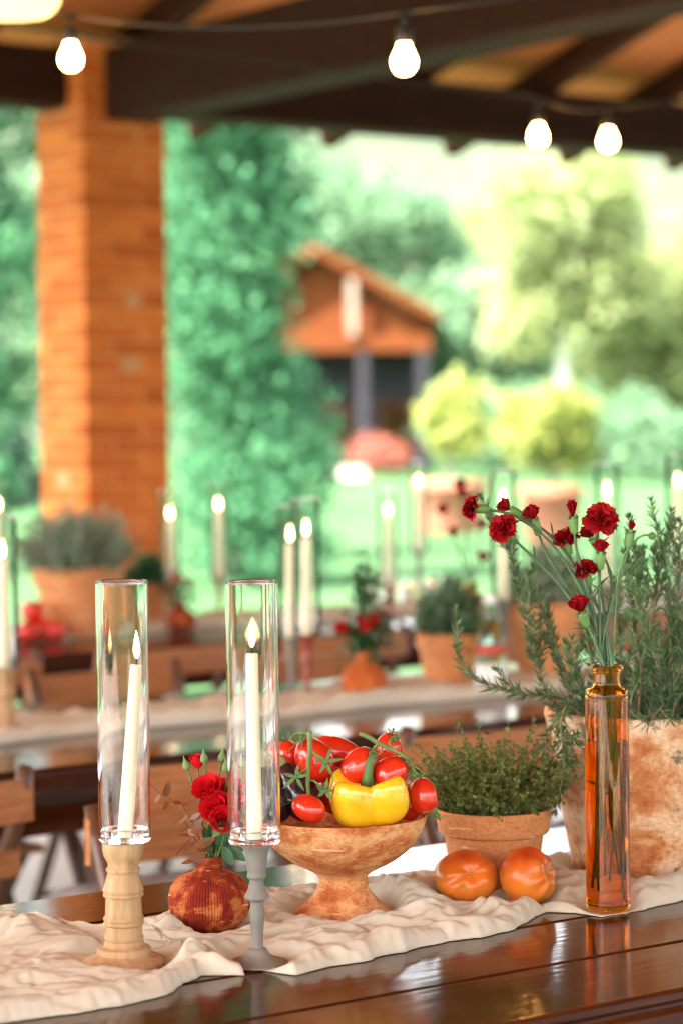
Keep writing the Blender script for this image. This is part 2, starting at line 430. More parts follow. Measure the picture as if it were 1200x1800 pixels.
# ------------------------------------------------------------------ geometry helpers
class G:
    def __init__(s):
        s.v = []; s.f = []; s.n = 0
    def add(s, V, Fc):
        V = np.asarray(V, float).reshape(-1, 3)
        s.v.append(V)
        o = s.n
        s.f.extend([tuple(int(i) + o for i in f) for f in Fc])
        s.n += len(V)
        return s
    def box(s, c, d, rot=None, taper=1.0):
        x, y, z = d[0] / 2, d[1] / 2, d[2] / 2
        V = np.array([(-x, -y, -z), (x, -y, -z), (x, y, -z), (-x, y, -z), (-x * taper, -y * taper, z), (x * taper, -y * taper, z), (x * taper, y * taper, z), (-x * taper, y * taper, z)])
        if rot is not None:
            V = V @ np.array(rot).T
        return s.add(V + np.array(c), [(0, 3, 2, 1), (4, 5, 6, 7), (0, 1, 5, 4), (1, 2, 6, 5), (2, 3, 7, 6), (3, 0, 4, 7)])
    def bevbox(s, c, d, bev=.004, rot=None):
        """box with chamfered edges along its length (local x)"""
        L, W, H = d[0] / 2, d[1] / 2, d[2] / 2
        b = bev
        pr = [(-W + b, -H), (W - b, -H), (W, -H + b), (W, H - b), (W - b, H), (-W + b, H), (-W, H - b), (-W, -H + b)]
        V = []
        for x, sc in ((-L, 0), (-L + b, 1), (L - b, 1), (L, 0)):
            for (y, z) in pr:
                if sc:
                    V.append((x, y, z))
                else:
                    V.append((x, math.copysign(min(abs(y), W - b), y), math.copysign(min(abs(z), H - b), z)))
        V = np.array(V)
        if rot is not None:
            V = V @ np.array(rot).T
        Fc = []
        for k in range(3):
            for i in range(8):
                j = (i + 1) % 8
                Fc.append((k * 8 + i, k * 8 + j, k * 8 + 8 + j, k * 8 + 8 + i))
        Fc.append(tuple(range(7, -1, -1))); Fc.append(tuple(range(24, 32)))
        return s.add(V + np.array(c), Fc)
    def lathe(s, prof, seg=48, c=(0, 0, 0), closed=False, wob=None):
        V = []
        for (r, z) in prof:
            for k in range(seg):
                t = 2 * math.pi * k / seg
                rr = r * (1 + (wob(t, z) if wob else 0))
                V.append((c[0] + rr * math.cos(t), c[1] + rr * math.sin(t), c[2] + z))
        Fc = []
        n = len(prof)
        for i in range(n - 1 if not closed else n):
            i2 = (i + 1) % n
            for k in range(seg):
                k2 = (k + 1) % seg
                Fc.append((i * seg + k, i * seg + k2, i2 * seg + k2, i2 * seg + k))
        if not closed:
            if prof[0][0] > 1e-5: Fc.append(tuple(range(seg - 1, -1, -1)))
            if prof[-1][0] > 1e-5: Fc.append(tuple((n - 1) * seg + k for k in range(seg)))
        return s.add(V, Fc)
    def tube(s, pts, rad, seg=6, cap=True):
        pts = [Vector(p) for p in pts]
        n = len(pts)
        if not hasattr(rad, '__len__'):
            rad = [rad] * n
        V = []
        up = Vector((0.13, 0.21, 1)).normalized()
        pt = None
        for i in range(n):
            t = (pts[min(i + 1, n - 1)] - pts[max(i - 1, 0)])
            if t.length < 1e-9: t = Vector((0, 0, 1))
            t.normalize()
            if pt is None:
                x = t.orthogonal().normalized()
            else:
                x = (px_ - t * px_.dot(t))
                x = x.normalized() if x.length > 1e-6 else t.orthogonal().normalized()
            px_ = x; pt = t
            y = t.cross(x)
            for k in range(seg):
                a = 2 * math.pi * k / seg
                V.append(pts[i] + (x * math.cos(a) + y * math.sin(a)) * rad[i])
        Fc = []
        for i in range(n - 1):
            for k in range(seg):
                k2 = (k + 1) % seg
                Fc.append((i * seg + k, i * seg + k2, (i + 1) * seg + k2, (i + 1) * seg + k))
        if cap:
            Fc.append(tuple(range(seg - 1, -1, -1))); Fc.append(tuple((n - 1) * seg + k for k in range(seg)))
        return s.add([tuple(v) for v in V], Fc)
    def grid(s, P):
        P = np.asarray(P)
        nu, nv = P.shape[:2]
        Fc = [(i * nv + j, (i + 1) * nv + j, (i + 1) * nv + j + 1, i * nv + j + 1) for i in range(nu - 1) for j in range(nv - 1)]
        return s.add(P.reshape(-1, 3), Fc)
    def obj(s, name, mat, parent=None, smooth=True, loc=None, off=None, rot=None):
        V = np.concatenate(s.v) if s.v else np.zeros((0, 3))
        if off is not None:
            V = V - np.array(off)
        me = bpy.data.meshes.new(name)
        me.from_pydata(V.tolist(), [], s.f)
        me.materials.append(MT[mat] if isinstance(mat, str) else mat)
        if smooth is True:
            me.polygons.foreach_set('use_smooth', [True] * len(me.polygons))
        me.update()
        o = bpy.data.objects.new(name, me)
        S.collection.objects.link(o)
        if parent is not None: o.parent = parent
        if loc is not None: o.location = loc
        if rot is not None: o.rotation_euler = rot
        if smooth == 'auto':
            me.polygons.foreach_set('use_smooth', [True] * len(me.polygons))
            try:
                me.set_sharp_from_angle(angle=R(35))
            except Exception:
                pass
        return o

def tag(o, label, cat, group=None, kind=None):
    if label: o['label'] = label
    if cat: o['category'] = cat
    if group: o['group'] = group
    if kind: o['kind'] = kind
    return o
def thing(name, label, cat, loc=(0, 0, 0), rz=0, group=None):
    o = bpy.data.objects.new(name, None)
    o.empty_display_size = .05
    S.collection.objects.link(o)
    o.location = loc
    o.rotation_euler = (0, 0, rz)
    return tag(o, label, cat, group)
def copy_tree(o, parent=None):
    c = o.copy()
    S.collection.objects.link(c)
    c.parent = parent
    for ch in list(o.children):
        copy_tree(ch, c)
    return c
def bez(p0, p1, p2, p3, n):
    out = []
    for i in range(n + 1):
        t = i / n
        out.append(p0 * (1 - t) ** 3 + p1 * 3 * t * (1 - t) ** 2 + p2 * 3 * t * t * (1 - t) + p3 * t ** 3)
    return out
def smooth_path(pts, n=6):
    """Catmull-Rom through the points"""
    pts = [Vector(p) for p in pts]
    P = [pts[0] * 2 - pts[1]] + pts + [pts[-1] * 2 - pts[-2]]
    out = []
    for i in range(1, len(P) - 2):
        for k in range(n):
            t = k / n
            a, b, c, d = P[i - 1], P[i], P[i + 1], P[i + 2]
            out.append(.5 * ((2 * b) + (c - a) * t + (2 * a - 5 * b + 4 * c - d) * t * t + (3 * b - a - 3 * c + d) * t ** 3))
    out.append(pts[-1])
    return out
def basis(axis):
    z = Vector(axis).normalized()
    x = z.orthogonal().normalized()
    return x, z.cross(x), z
def rvec():
    v = Vector((random.gauss(0, 1), random.gauss(0, 1), random.gauss(0, 1)))
    return v.normalized()

# ================================================================== THE SETTING
# lawn, far hill, path, pavilion floor
g = G(); g.add([(-600, -300, -.03), (600, -300, -.03), (600, 900, -.03), (-600, 900, -.03)], [(0, 1, 2, 3)])
tag(g.obj('lawn', 'lawn', smooth=False), None, None, kind='structure')
g = G()
hp = np.zeros((61, 21, 3))
for i in range(61):
    for j in range(21):
        x = -300 + i * 10; y = 150 + j * 12
        u = j / 20
        z = -.5 + 78 * (u ** .9) * (.8 + .35 * mn.noise(Vector((x * .008, 3.1, y * .004)))) + 3.0 * mn.noise(Vector((x * .06, y * .06, 0)))
        hp[i, j] = (x, y, z if j else -1)
g.grid(hp)
tag(g.obj('hill', 'hill'), None, None, kind='structure')
FLOOR_B = (-3.8, 9.6); FLOOR_A = (-9, 18)
g = G(); c = AB(sum(FLOOR_A) / 2, sum(FLOOR_B) / 2, -.05)
g.box((0, 0, 0), (FLOOR_A[1] - FLOOR_A[0], FLOOR_B[1] - FLOOR_B[0], .1))
fl = tag(g.obj('pavilion_floor', 'paving', smooth=False, loc=c, rot=(0, 0, RZ)), None, None, kind='structure')

# ---- pavilion: brick pillars, beams, rafters, ceiling
BOT = 2.60
EAVE_B = 8.70; NEAR_B = -2.4; RIDGE_B = (EAVE_B + NEAR_B) / 2
PILL_A = toab(atd(140, 600, 9.75))[0] + .19
brick_me = None
def pillar(a, b, label, height, detailed):
    global brick_me
    t = thing('brick_pillar', label, 'pillar', AB(a, b), RZ)
    g = G(); g.box((0, 0, height / 2), (.377, .377, height)); g.obj('mortar_core', 'mortar', t, smooth=False)
    if brick_me is None:
        g = G(); g.bevbox((0, 0, 0), (.256, .12, .061), .003)
        o = g.obj('brick', 'brick', None, smooth=False); brick_me = o.data
        bpy.data.objects.remove(o)
    nc = int(height / .066)
    q = .0665
    for i in range(nc):
        for k in range(4):
            ang = k * math.pi / 2
            m = 1 if i % 2 else -1
            lx, ly = m * q, -.1305
            o = bpy.data.objects.new('brick', brick_me)
            S.collection.objects.link(o)
            o.parent = t
            o.location = (lx * math.cos(ang) - ly * math.sin(ang) + random.uniform(-.002, .002), lx * math.sin(ang) + ly * math.cos(ang) + random.uniform(-.002, .002), .033 + i * .066)
            o.rotation_euler = (0, 0, ang + random.uniform(-.008, .008))
    return t
pillar(PILL_A, EAVE_B, 'square brick pillar carrying the big dark beam, beside the hanging bulbs', 2.93, True)

pillar(PILL_A, NEAR_B, 'square brick pillar carrying the near end of the big dark beam', 2.93, True)

def beam(name, label, p0, p1, wd, ht, mat='beam', parent=None, cat='beam', group=None):
    """beam whose underside runs from p0 to p1"""
    p0, p1 = Vector(p0), Vector(p1)
    d = p1 - p0
    L = d.length
    x = d.normalized(); y = Vector((0, 0, 1)).cross(x).normalized(); z = x.cross(y)
    rot = np.array([[x.x, y.x, z.x], [x.y, y.y, z.y], [x.z, y.z, z.z]])
    g = G(); g.bevbox((0, 0, 0), (L, wd, ht), .012, rot)
    mid = (p0 + p1) / 2 + z * ht / 2
    o = g.obj(name, mat, parent, smooth=False, loc=mid)
    if label: tag(o, label, cat, group)
    return o
# tie beam springing from the pillar towards the near eave
beam('tie_beam', 'heavy dark oak beam running out from the brick pillar', AB(PILL_A + .03, EAVE_B - .185, BOT), AB(PILL_A + .03, NEAR_B + .185, BOT), .24, .29)
roof = thing('pavilion_roof', 'timber and clay tile roof over the dining tables', 'roof', AB(PILL_A, RIDGE_B, 0), RZ)
def rl(a, b, z):
    """pavilion place in the roof's own frame"""
    return Vector((a - PILL_A, b - RIDGE_B, z))
A0, A1 = -6.0, 15.0
# wall plates along both eaves
beam('wall_plate', None, rl(A0, EAVE_B + .03, BOT + .06), rl(A1, EAVE_B + .03, BOT + .06), .22, .24, parent=roof)
beam('wall_plate', None, rl(A0, NEAR_B, BOT + .06), rl(A1, NEAR_B, BOT + .06), .22, .24, parent=roof)
SL = .30
def roofz(b):
    return BOT + .30 + SL * (EAVE_B - b if b > RIDGE_B else b - NEAR_B)
OV = .75
for k in range(int((A1 - A0) / .74) + 1):
    a = A0 + .1 + k * .74
    beam('rafter', None, rl(a, EAVE_B + OV, roofz(EAVE_B + OV)), rl(a, RIDGE_B, roofz(RIDGE_B)), .085, .14, 'rafter', parent=roof)
    beam('rafter', None, rl(a, NEAR_B - .4, roofz(NEAR_B - .4)), rl(a, RIDGE_B, roofz(RIDGE_B)), .085, .14, 'rafter', parent=roof)
for (b0, b1) in ((EAVE_B + OV, RIDGE_B), (NEAR_B - .4, RIDGE_B)):
    for nm, dz, th, mt in (('ceiling_tile_deck', .144, .03, 'ceiling'), ('roof_covering', .18, .06, 'rooftile')):
        P = [rl(A0 - .1, b0, roofz(b0) + dz), rl(A1 + .1, b0, roofz(b0) + dz), rl(A1 + .1, b1, roofz(b1) + dz), rl(A0 - .1, b1, roofz(b1) + dz)]
        V = [tuple(p) for p in P] + [(p.x, p.y, p.z + th) for p in P]
        G().add(V, [(0, 3, 2, 1), (4, 5, 6, 7), (0, 1, 5, 4), (1, 2, 6, 5), (2, 3, 7, 6), (3, 0, 4, 7)]).obj(nm, mt, roof, smooth=False)
beam('ridge_beam', None, rl(A0, RIDGE_B, roofz(RIDGE_B) - .12), rl(A1, RIDGE_B, roofz(RIDGE_B) - .12), .2, .25, parent=roof)

# ================================================================== GARDEN
def leaf_cloud(g_pts, size, mat, name, parent, off, flat=.0):
    """many leaf-sized quads, one mesh"""
    n = len(g_pts)
    nrm = rng.normal(size=(n, 3)); nrm[:, 2] += flat
    nrm /= np.linalg.norm(nrm, axis=1, keepdims=True)
    t = np.cross(nrm, rng.normal(size=(n, 3))); t /= np.linalg.norm(t, axis=1, keepdims=True)
    bt = np.cross(nrm, t)
    sz = size * rng.uniform(.6, 1.4, size=(n, 1))
    V = np.empty((n, 4, 3))
    V[:, 0] = g_pts - t * sz
    V[:, 1] = g_pts + bt * sz * .55 + nrm * sz * .12
    V[:, 2] = g_pts + t * sz
    V[:, 3] = g_pts - bt * sz * .55 + nrm * sz * .12
    V -= np.array(off)
    me = bpy.data.meshes.new(name)
    me.vertices.add(4 * n); me.vertices.foreach_set('co', V.reshape(-1))
    me.loops.add(4 * n); me.loops.foreach_set('vertex_index', np.arange(4 * n))
    me.polygons.add(n); me.polygons.foreach_set('loop_start', np.arange(0, 4 * n, 4)); me.polygons.foreach_set('loop_total', np.full(n, 4))
    me.materials.append(MT[mat])
    me.update(); me.validate()
    o = bpy.data.objects.new(name, me)
    S.collection.objects.link(o); o.parent = parent
    return o
def blob_points(blobs, n, shell=.5, clump=.0, nclump=60):
    """points in ellipsoids, gathered towards their skin and into clumps"""
    vol = np.array([b[1][0] * b[1][1] * b[1][2] for b in blobs]) ** .75
    cnt = (n * vol / vol.sum()).astype(int)
    out = []
    for (c, r), k in zip(blobs, cnt):
        kc = max(6, int(nclump * k / n))
        d = rng.normal(size=(kc, 3)); d /= np.linalg.norm(d, axis=1, keepdims=True)
        rad = rng.uniform(shell, 1.0, size=(kc, 1))
        cc = d * rad
        idx = rng.integers(0, kc, size=k)
        p = cc[idx] + rng.normal(size=(k, 3)) * clump
        out.append(np.array(c) + p * np.array(r))
    return np.concatenate(out)
def tree(name, label, base, th, blobs, n, leaf, mat, cat='tree', group=None, bark='bark', tr=.15, nclump=90, clump=.16, limbs=6, shell=.45):
    base = Vector(base)
    t = thing(name, label, cat, base, group=group)
    B = [((base.x + c[0], base.y + c[1], base.z + c[2]), r) for c, r in blobs]
    g = G()
    top = max(c[2] for c, r in blobs)
    g.tube([(0, 0, -.1), (tr * .3, 0, th * .5), (0, tr * .4, th), (0, 0, top)], [tr * 1.25, tr, tr * .8, tr * .25], 10)
    g.obj('trunk', bark, t)
    g = G()
    for k in range(limbs):
        c, r = blobs[k % len(blobs)]
        e = Vector((c[0] + r[0] * random.uniform(-.7, .7), c[1] + r[1] * random.uniform(-.7, .7), c[2] + r[2] * random.uniform(-.2, .7)))
        s0 = Vector((0, 0, th * random.uniform(.7, 1.0)))
        g.tube([s0, s0.lerp(e, .5) + Vector((0, 0, -.1)), e], [tr * .45, tr * .3, tr * .08], 6)
    if limbs: g.obj('limbs', bark, t)
    leaf_cloud(blob_points(B, n, shell, clump, nclump), leaf, mat, 'crown', t, base)
    return t
def gp(px, d):
    """ground point straight below picture column px at distance d"""
    p = atd(px, 740, d)
    return Vector((p.x, p.y, -.03))
# tall evergreen columns close behind the pavilion
p = gp(418, 21)
bl = [((random.uniform(-.25, .25), random.uniform(-.3, .3), z), (.60 + .08 * math.sin(z * 2.1), .7, .75)) for z in np.arange(.5, 7.5, .45)]
tree('evergreen_tree', 'tall dense evergreen column between the brick pillar and the garden house', p, 1.0, bl, 34000, .05, 'ivy', tr=.18, nclump=1600, clump=.20, limbs=4)
p = gp(-60, 23)
bl = [((random.uniform(-.25, .25), random.uniform(-.3, .3), z), (.72, .7, .8)) for z in np.arange(.5, 7.5, .5)]
tree('evergreen_tree', 'tall dense evergreen column past the brick pillar beside the dark conifer', p, 1.0, bl, 11000, .06, 'ivy', tr=.18, nclump=400, clump=.13, limbs=4)
p = gp(32, 40)
tree('dark_conifer', 'small dark cone shaped conifer seen past the brick pillar', p, .5, [((0, 0, z), (.5 * (1.7 - z) / 1.7 + .06, .5 * (1.7 - z) / 1.7 + .06, .3)) for z in (.25, .5, .75, 1.0, 1.25, 1.5)], 4000, .05, 'darkleaf', tr=.06, nclump=200, limbs=0)
# behind the far end of the lawn
def broad(px, d, w_, z0, z1, mat, n, label, leaf=.16, bark='bark', tr=.2, group='trees beyond the lawn', name='garden_tree'):
    h = z1 - z0
    bl = []
    for k in range(9):
        bl.append(((random.uniform(-.55, .55) * w_, random.uniform(-.5, .5) * w_, z0 + h * random.uniform(.2, .85)), (w_ * random.uniform(.3, .5), w_ * .4, h * random.uniform(.16, .26))))
    return tree(name, label, gp(px, d), z0 + h * .3, bl, n, leaf, mat, bark=bark, tr=tr, nclump=700, clump=.24, limbs=8)
broad(640, 92, 5.5, 2.5, 11.0, 'treeleaf', 9000, 'broad green tree standing behind the tiled garden house', .22)
broad(470, 85, 5.0, 1.0, 12.5, 'treeleaf', 7000, 'broad tree behind the tall evergreen column', .22)
broad(840, 70, 3.4, 1.0, 6.4, 'treeleaf', 8000, 'rounded mid green tree between the garden house and the pale trunk', .16)
broad(985, 62, 3.0, 3.0, 8.2, 'paleleaf', 8000, 'yellow green tree with a pale bare trunk behind the potted lemon trees', .15, 'palebark', .17)
broad(1160, 66, 3.8, .8, 7.6, 'paleleaf', 9000, 'widest pale green tree, growing beside the pale trunk', .17)
broad(1085, 80, 3.6, .6, 4.6, 'treeleaf', 6000, 'low green tree behind the wide pale tree', .17)
broad(760, 110, 6.0, 2.0, 10.5, 'paleleaf', 7000, 'pale tree high on the slope above the garden house roof', .28)
broad(940, 120, 7.0, 2.0, 11.0, 'paleleaf', 7000, 'pale tree on the slope above the yellow green trees', .30)
broad(1200, 125, 7.0, 2.0, 10.0, 'paleleaf', 6000, 'pale tree far up the slope beside the wide pale tree', .30)
broad(20, 75, 4.0, .3, 9.0, 'treeleaf', 6000, 'broad tree behind the small dark conifer', .2)
broad(250, 90, 5.0, .3, 11.0, 'treeleaf', 5000, 'broad tree behind the brick pillar', .2)
broad(-330, 60, 4.0, .3, 8.5, 'treeleaf', 6000, 'broad green tree standing alone far past the dark conifer', .18)
broad(-700, 55, 3.6, .3, 7.5, 'paleleaf', 6000, 'pale green tree furthest along the lawn from the garden house', .18)
# shrubs along the end of the lawn
for i, (px, d, w_, h_, mt, lb) in enumerate([(700, 74, 1.5, 1.6, 'treeleaf', 'clipped green shrub beside the garden house porch'), (880, 60, 2.2, 2.2, 'treeleaf', 'dark green shrub between the two potted lemon trees'),
                                 (1080, 55, 1.6, 2.0, 'treeleaf', 'green shrub beside the lemon tree that stands before the pale trunk'), (1170, 52, 1.5, 1.5, 'treeleaf', 'green shrub at the foot of the widest pale tree'), (545, 58, 1.0, 1.1, 'treeleaf', 'low shrub at the foot of the evergreen column')]):
    tree('shrub', lb, gp(px, d), .3, [((random.uniform(-.4, .4) * w_, random.uniform(-.3, .3) * w_, h_ * random.uniform(.4, .65)), (w_ * .55, w_ * .5, h_ * .45)) for k in range(4)], 4000, .09, mt, 'shrub', tr=.05, nclump=120, limbs=3)

# lemon trees in clay tubs
def tub(label, base, w_, h_):
    t = thing('clay_tub', label, 'plant pot', base)
    r = w_ / 2
    g = G(); g.lathe([(0, 0), (r * .72, 0), (r * .78, h_ * .1), (r * .93, h_ * .8), (r, h_ * .82), (r, h_ * .98), (r * .96, h_), (r * .88, h_), (r * .85, h_ * .9), (0, h_ * .9)], 32)
    g.obj('tub', 'rooftile', t)
    g = G(); g.lathe([(0, h_ * .905), (r * .85, h_ * .905)], 24); g.obj('soil', 'soil', t)
for px, d, nm in ((790, 30, 'beside the garden house'), (968, 27, 'in front of the pale trunk')):
    b = gp(px, d)
    sc = .5 if px < 800 else .46
    tub('pinkish clay tub under the lemon tree ' + nm, b, .95 if px < 800 else .72, .66)
    tree('lemon_tree', 'round yellow green lemon tree in a clay tub ' + nm, b + Vector((0, 0, .58)), .35,
         [((random.uniform(-.30, .30), random.uniform(-.3, .3), .70 + random.uniform(-.28, .38)), (random.uniform(.2, .36), .3, random.uniform(.18, .34))) for k in range(11)], 5500, .05, 'lemonleaf', 'tree', 'lemon trees in tubs', tr=.04, nclump=220, clump=.22)

# garden house with tiled gable
HD = 66.0
hb = gp(560, HD)
hh = thing('garden_house', 'garden house with tiled gable roof, orange timber gable and open porch', 'house', hb, R(-4))
k = HD / F
RZt, EZ = 1.41 + (740 - 447) * k, 1.41 + (740 - 560) * k
HW = 200 * k
TZ = 1.41 + (740 - 612) * k
for sgn in (-1, 1):
    P = [(0, -.9, RZt), (0, 6, RZt), (sgn * (HW + .15), 6, EZ - .1), (sgn * (HW + .15), -.9, EZ - .1)]
    V = P + [(x, y, z + .16) for x, y, z in P]
    G().add(V, [(0, 1, 2, 3), (7, 6, 5, 4), (0, 3, 7, 4), (1, 0, 4, 5), (2, 1, 5, 6), (3, 2, 6, 7)]).obj('roof_slope', 'rooftile', hh, smooth=False)
    beam('barge_board', None, (0, -.95, RZt - .05), (sgn * (HW + .12), -.95, EZ - .14), .07, .24, 'housewood', hh)
beam('tie_beam', None, (-HW, -.6, TZ - .12), (HW, -.6, TZ - .12), .25, .42, 'housewood', hh)
beam('king_post', None, (1.0, -.75, TZ + .3), (1.0, -.749, RZt - .75), .22, .22, 'bark', hh)
G().add([(-HW + .1, -.3, TZ), (HW - .1, -.3, TZ), (HW - .1, -.3, EZ - .15), (0, -.3, RZt - .1), (-HW + .1, -.3, EZ - .15)], [(0, 1, 2, 3, 4)]).obj('gable_wall', 'housewood', hh, smooth=False)
g = G(); g.box((0, 3.4, TZ / 2), (2 * HW - .3, 4.5, TZ)); g.obj('wall', 'darkwall', hh, smooth=False)
for x in (-HW + .25, 1.25, HW - .25):
    g = G(); g.box((x, -.6, (TZ - .12) / 2), (.28, .28, TZ - .12)); g.obj('porch_post', 'darkwall', hh, smooth=False)
for x in (.35, 2.05):
    g = G(); g.box((x, 1.13, 1.25), (.95, .06, 1.3)); wd = g.obj('window', 'housewood', hh, smooth=False)
    g = G(); g.box((x, 1.09, 1.25), (.78, .03, 1.12)); g.obj('pane', 'greenglass', wd, smooth=False)
for i, (px, d, nm) in enumerate(((640, 60, 'left'), (690, 58, 'right'))):
    b = gp(px, d)
    tree('geranium_bush', 'red flowering bush in front of the garden house porch', b, .2, [((random.uniform(-.3, .3), 0, .55), (.5, .4, .42)) for k in range(3)], 2500, .06, 'redflower', 'flower bush', 'red flowering bushes by the porch', tr=.03, nclump=100, limbs=2)
c = gp(575, 60)
g = G(); g.box((0, 0, .12), (1.9, 1.0, .24)); tag(g.obj('stone_step', 'path', smooth=False, loc=c), 'pale stone step on the lawn before the garden house', 'step')

# ================================================================== FURNITURE
def table(label, ac, bc, length, width, nplank):
    t = thing('dining_table', label, 'table', AB(ac, bc), RZ)
    pw = width / nplank
    for i in range(nplank):
        y = -width / 2 + pw * (i + .5)
        g = G(); g.bevbox((0, y, T - .02), (length, pw - .0035, .04), .004)
        g.obj('plank', 'table', t, smooth=False)
    for sg in (-1, 1):
        g = G(); g.bevbox((0, sg * (width / 2 - .03), T - .085), (length - .1, .028, .085), .003); g.obj('apron', 'table', t, smooth=False)
        # narrow nosing strip along the edge
        g = G(); g.bevbox((0, sg * (width / 2 + .009), T - .030), (length, .022, .034), .006); g.obj('edge_strip', 'table', t, smooth=False)
    for sx in (-1, 1):
        for sy in (-1, 1):
            g = G(); g.box((sx * (length / 2 - .25), sy * (width / 2 - .09), (T - .04) / 2), (.08, .08, T - .042)); g.obj('leg', 'table', t, smooth=False)
    return t
T1F = toab(at(900, 1797, T))[1]
T1B = toab(at(20, 1587, T))[1]
T1C, T1W = (T1F + T1B) / 2, T1B - T1F
table('dark varnished plank table set with two glass tube candles and footed bowl', 1.55, T1C, 3.4, T1W, 5)
T2F = toab(at(60, 1352, T))[1]; T2C, T2W = T2F + .45, .90
table('second plank table, with green bottle and thick wooden candlestick', 3.2, T2C, 5.4, T2W, 5)
T3C, T3W = T2C + 1.95, .90
table('plank table near the brick pillar, with large herb pot', 4.6, T3C, 6.4, T3W, 5)
print('tables', T1F, T1B, T2F, T3C)

def make_chair():
    t = thing('folding_chair', None, 'chair')
    hw = .20
    for sx in (-1, 1):
        x = sx * hw
        g = G(); g.tube([(x, .20, 0), (x, -.06, .45), (x, -.19, .72), (x, -.215, .79)], [.016, .017, .016, .014], 8); g.obj('back_leg', 'chairdark', t)
        x2 = sx * (hw - .035)
        g = G(); g.tube([(x2, -.22, 0), (x2, .19, .44)], .015, 8); g.obj('front_leg', 'chairdark', t)
    for (z, h, y) in ((.735, .075, -.205), (.62, .05, -.158)):
        g = G()
        P = []
        for i in range(9):
            u = -1 + 2 * i / 8
            bow = -.022 * (1 - u * u)
            P.append([(u * (hw + .015), y + bow + dy, z + dz) for dy, dz in ((-.009, -h / 2), (.009, -h / 2 + .004), (.009, h / 2 - .004), (-.009, h / 2), (-.009, -h / 2))])
        g.grid(P)
        g.add([P[0][k] for k in range(4)], [(0, 1, 2, 3)]); g.add([P[-1][k] for k in range(4)], [(3, 2, 1, 0)])
        g.obj('back_slat', 'chair', t, smooth=False)
    for i in range(5):
        y = -.15 + i * .085
        g = G(); g.bevbox((0, y, .445), (.40, .07, .018), .004); g.obj('seat_slat', 'chair', t, smooth=False)
    g = G(); g.tube([(-hw, .17, .06), (hw, .17, .06)], .010, 6); g.tube([(-hw + .035, -.18, .05), (hw - .035, -.18, .05)], .010, 6); g.obj('stretcher', 'chairdark', t)
    return t
def make_cushion():
    g = G()
    P = np.zeros((13, 13, 3))
    top = np.zeros((13, 13, 3))
    for i in range(13):
        for j in range(13):
            u, v = -1 + i / 6, -1 + j / 6
            e = (1 - abs(u) ** 5) * (1 - abs(v) ** 5)
            x, y = u * .19 * (1 - .04 * v * v), v * .18 * (1 - .04 * u * u)
            top[i, j] = (x, y + .01, .456 + .022 + .026 * e ** .5)
            P[i, j] = (x, y + .01, .456 + .022 - .022 * e ** .4)
    g.grid(top); g.grid(P[::-1])
    return g.obj('seat_cushion', 'cushion')
chair0 = make_chair(); cush0 = make_cushion(); first = [True]
def put_chair(a, b, flip, lab, grp, cushion=True):
    if first[0]:
        c, cu = chair0, cush0; first[0] = False
    else:
        c, cu = copy_tree(chair0), (cush0.copy() if cushion else None)
        if cu: S.collection.objects.link(cu)
    j = random.uniform(-.05, .05)
    c.location = AB(a, b); c.rotation_euler = (0, 0, RZ + (math.pi if flip else 0) + j)
    tag(c, lab, 'chair', grp)
    if cu:
        cu.location = AB(a, b); cu.rotation_euler = c.rotation_euler
        tag(cu, 'white cushion on ' + lab.replace('folding chair', 'the chair'), 'cushion', 'cushions, ' + grp)
# (rotation 0: the sitter looks along +B; the back is on the near side)
NA = toab(at_ab(150, T1B + .40))[0] + .215
for k in range(3):
    put_chair(NA + k * .62, T1B + .20, True, 'folding chair facing the candle bowl table', 'chairs on the far side of the bowl table')
NA2 = toab(at_ab(48, T2F - .225))[0] - .215
for k in range(5):
    put_chair(NA2 + k * .62, T2F - .02, False, 'folding chair tucked in with its back to the bowl table', 'chairs on the near side of the green bottle table')
for k in range(6):
    put_chair(1.75 + k * .6, T2C + T2W / 2 + .12, True, 'folding chair on the far side of the green bottle table', 'chairs on the far side of the green bottle table')
for k in range(7):
    put_chair(2.2 + k * .6, T3C - T3W / 2 - .06, False, 'folding chair tucked under the table near the brick pillar', 'chairs on the near side of the pillar table')
put_chair(toab(at(1110, 1790, .77))[0], T1F - .30, False, 'folding chair whose top slat shows below the edge of the bowl table', 'chair on the near side of the bowl table', True)

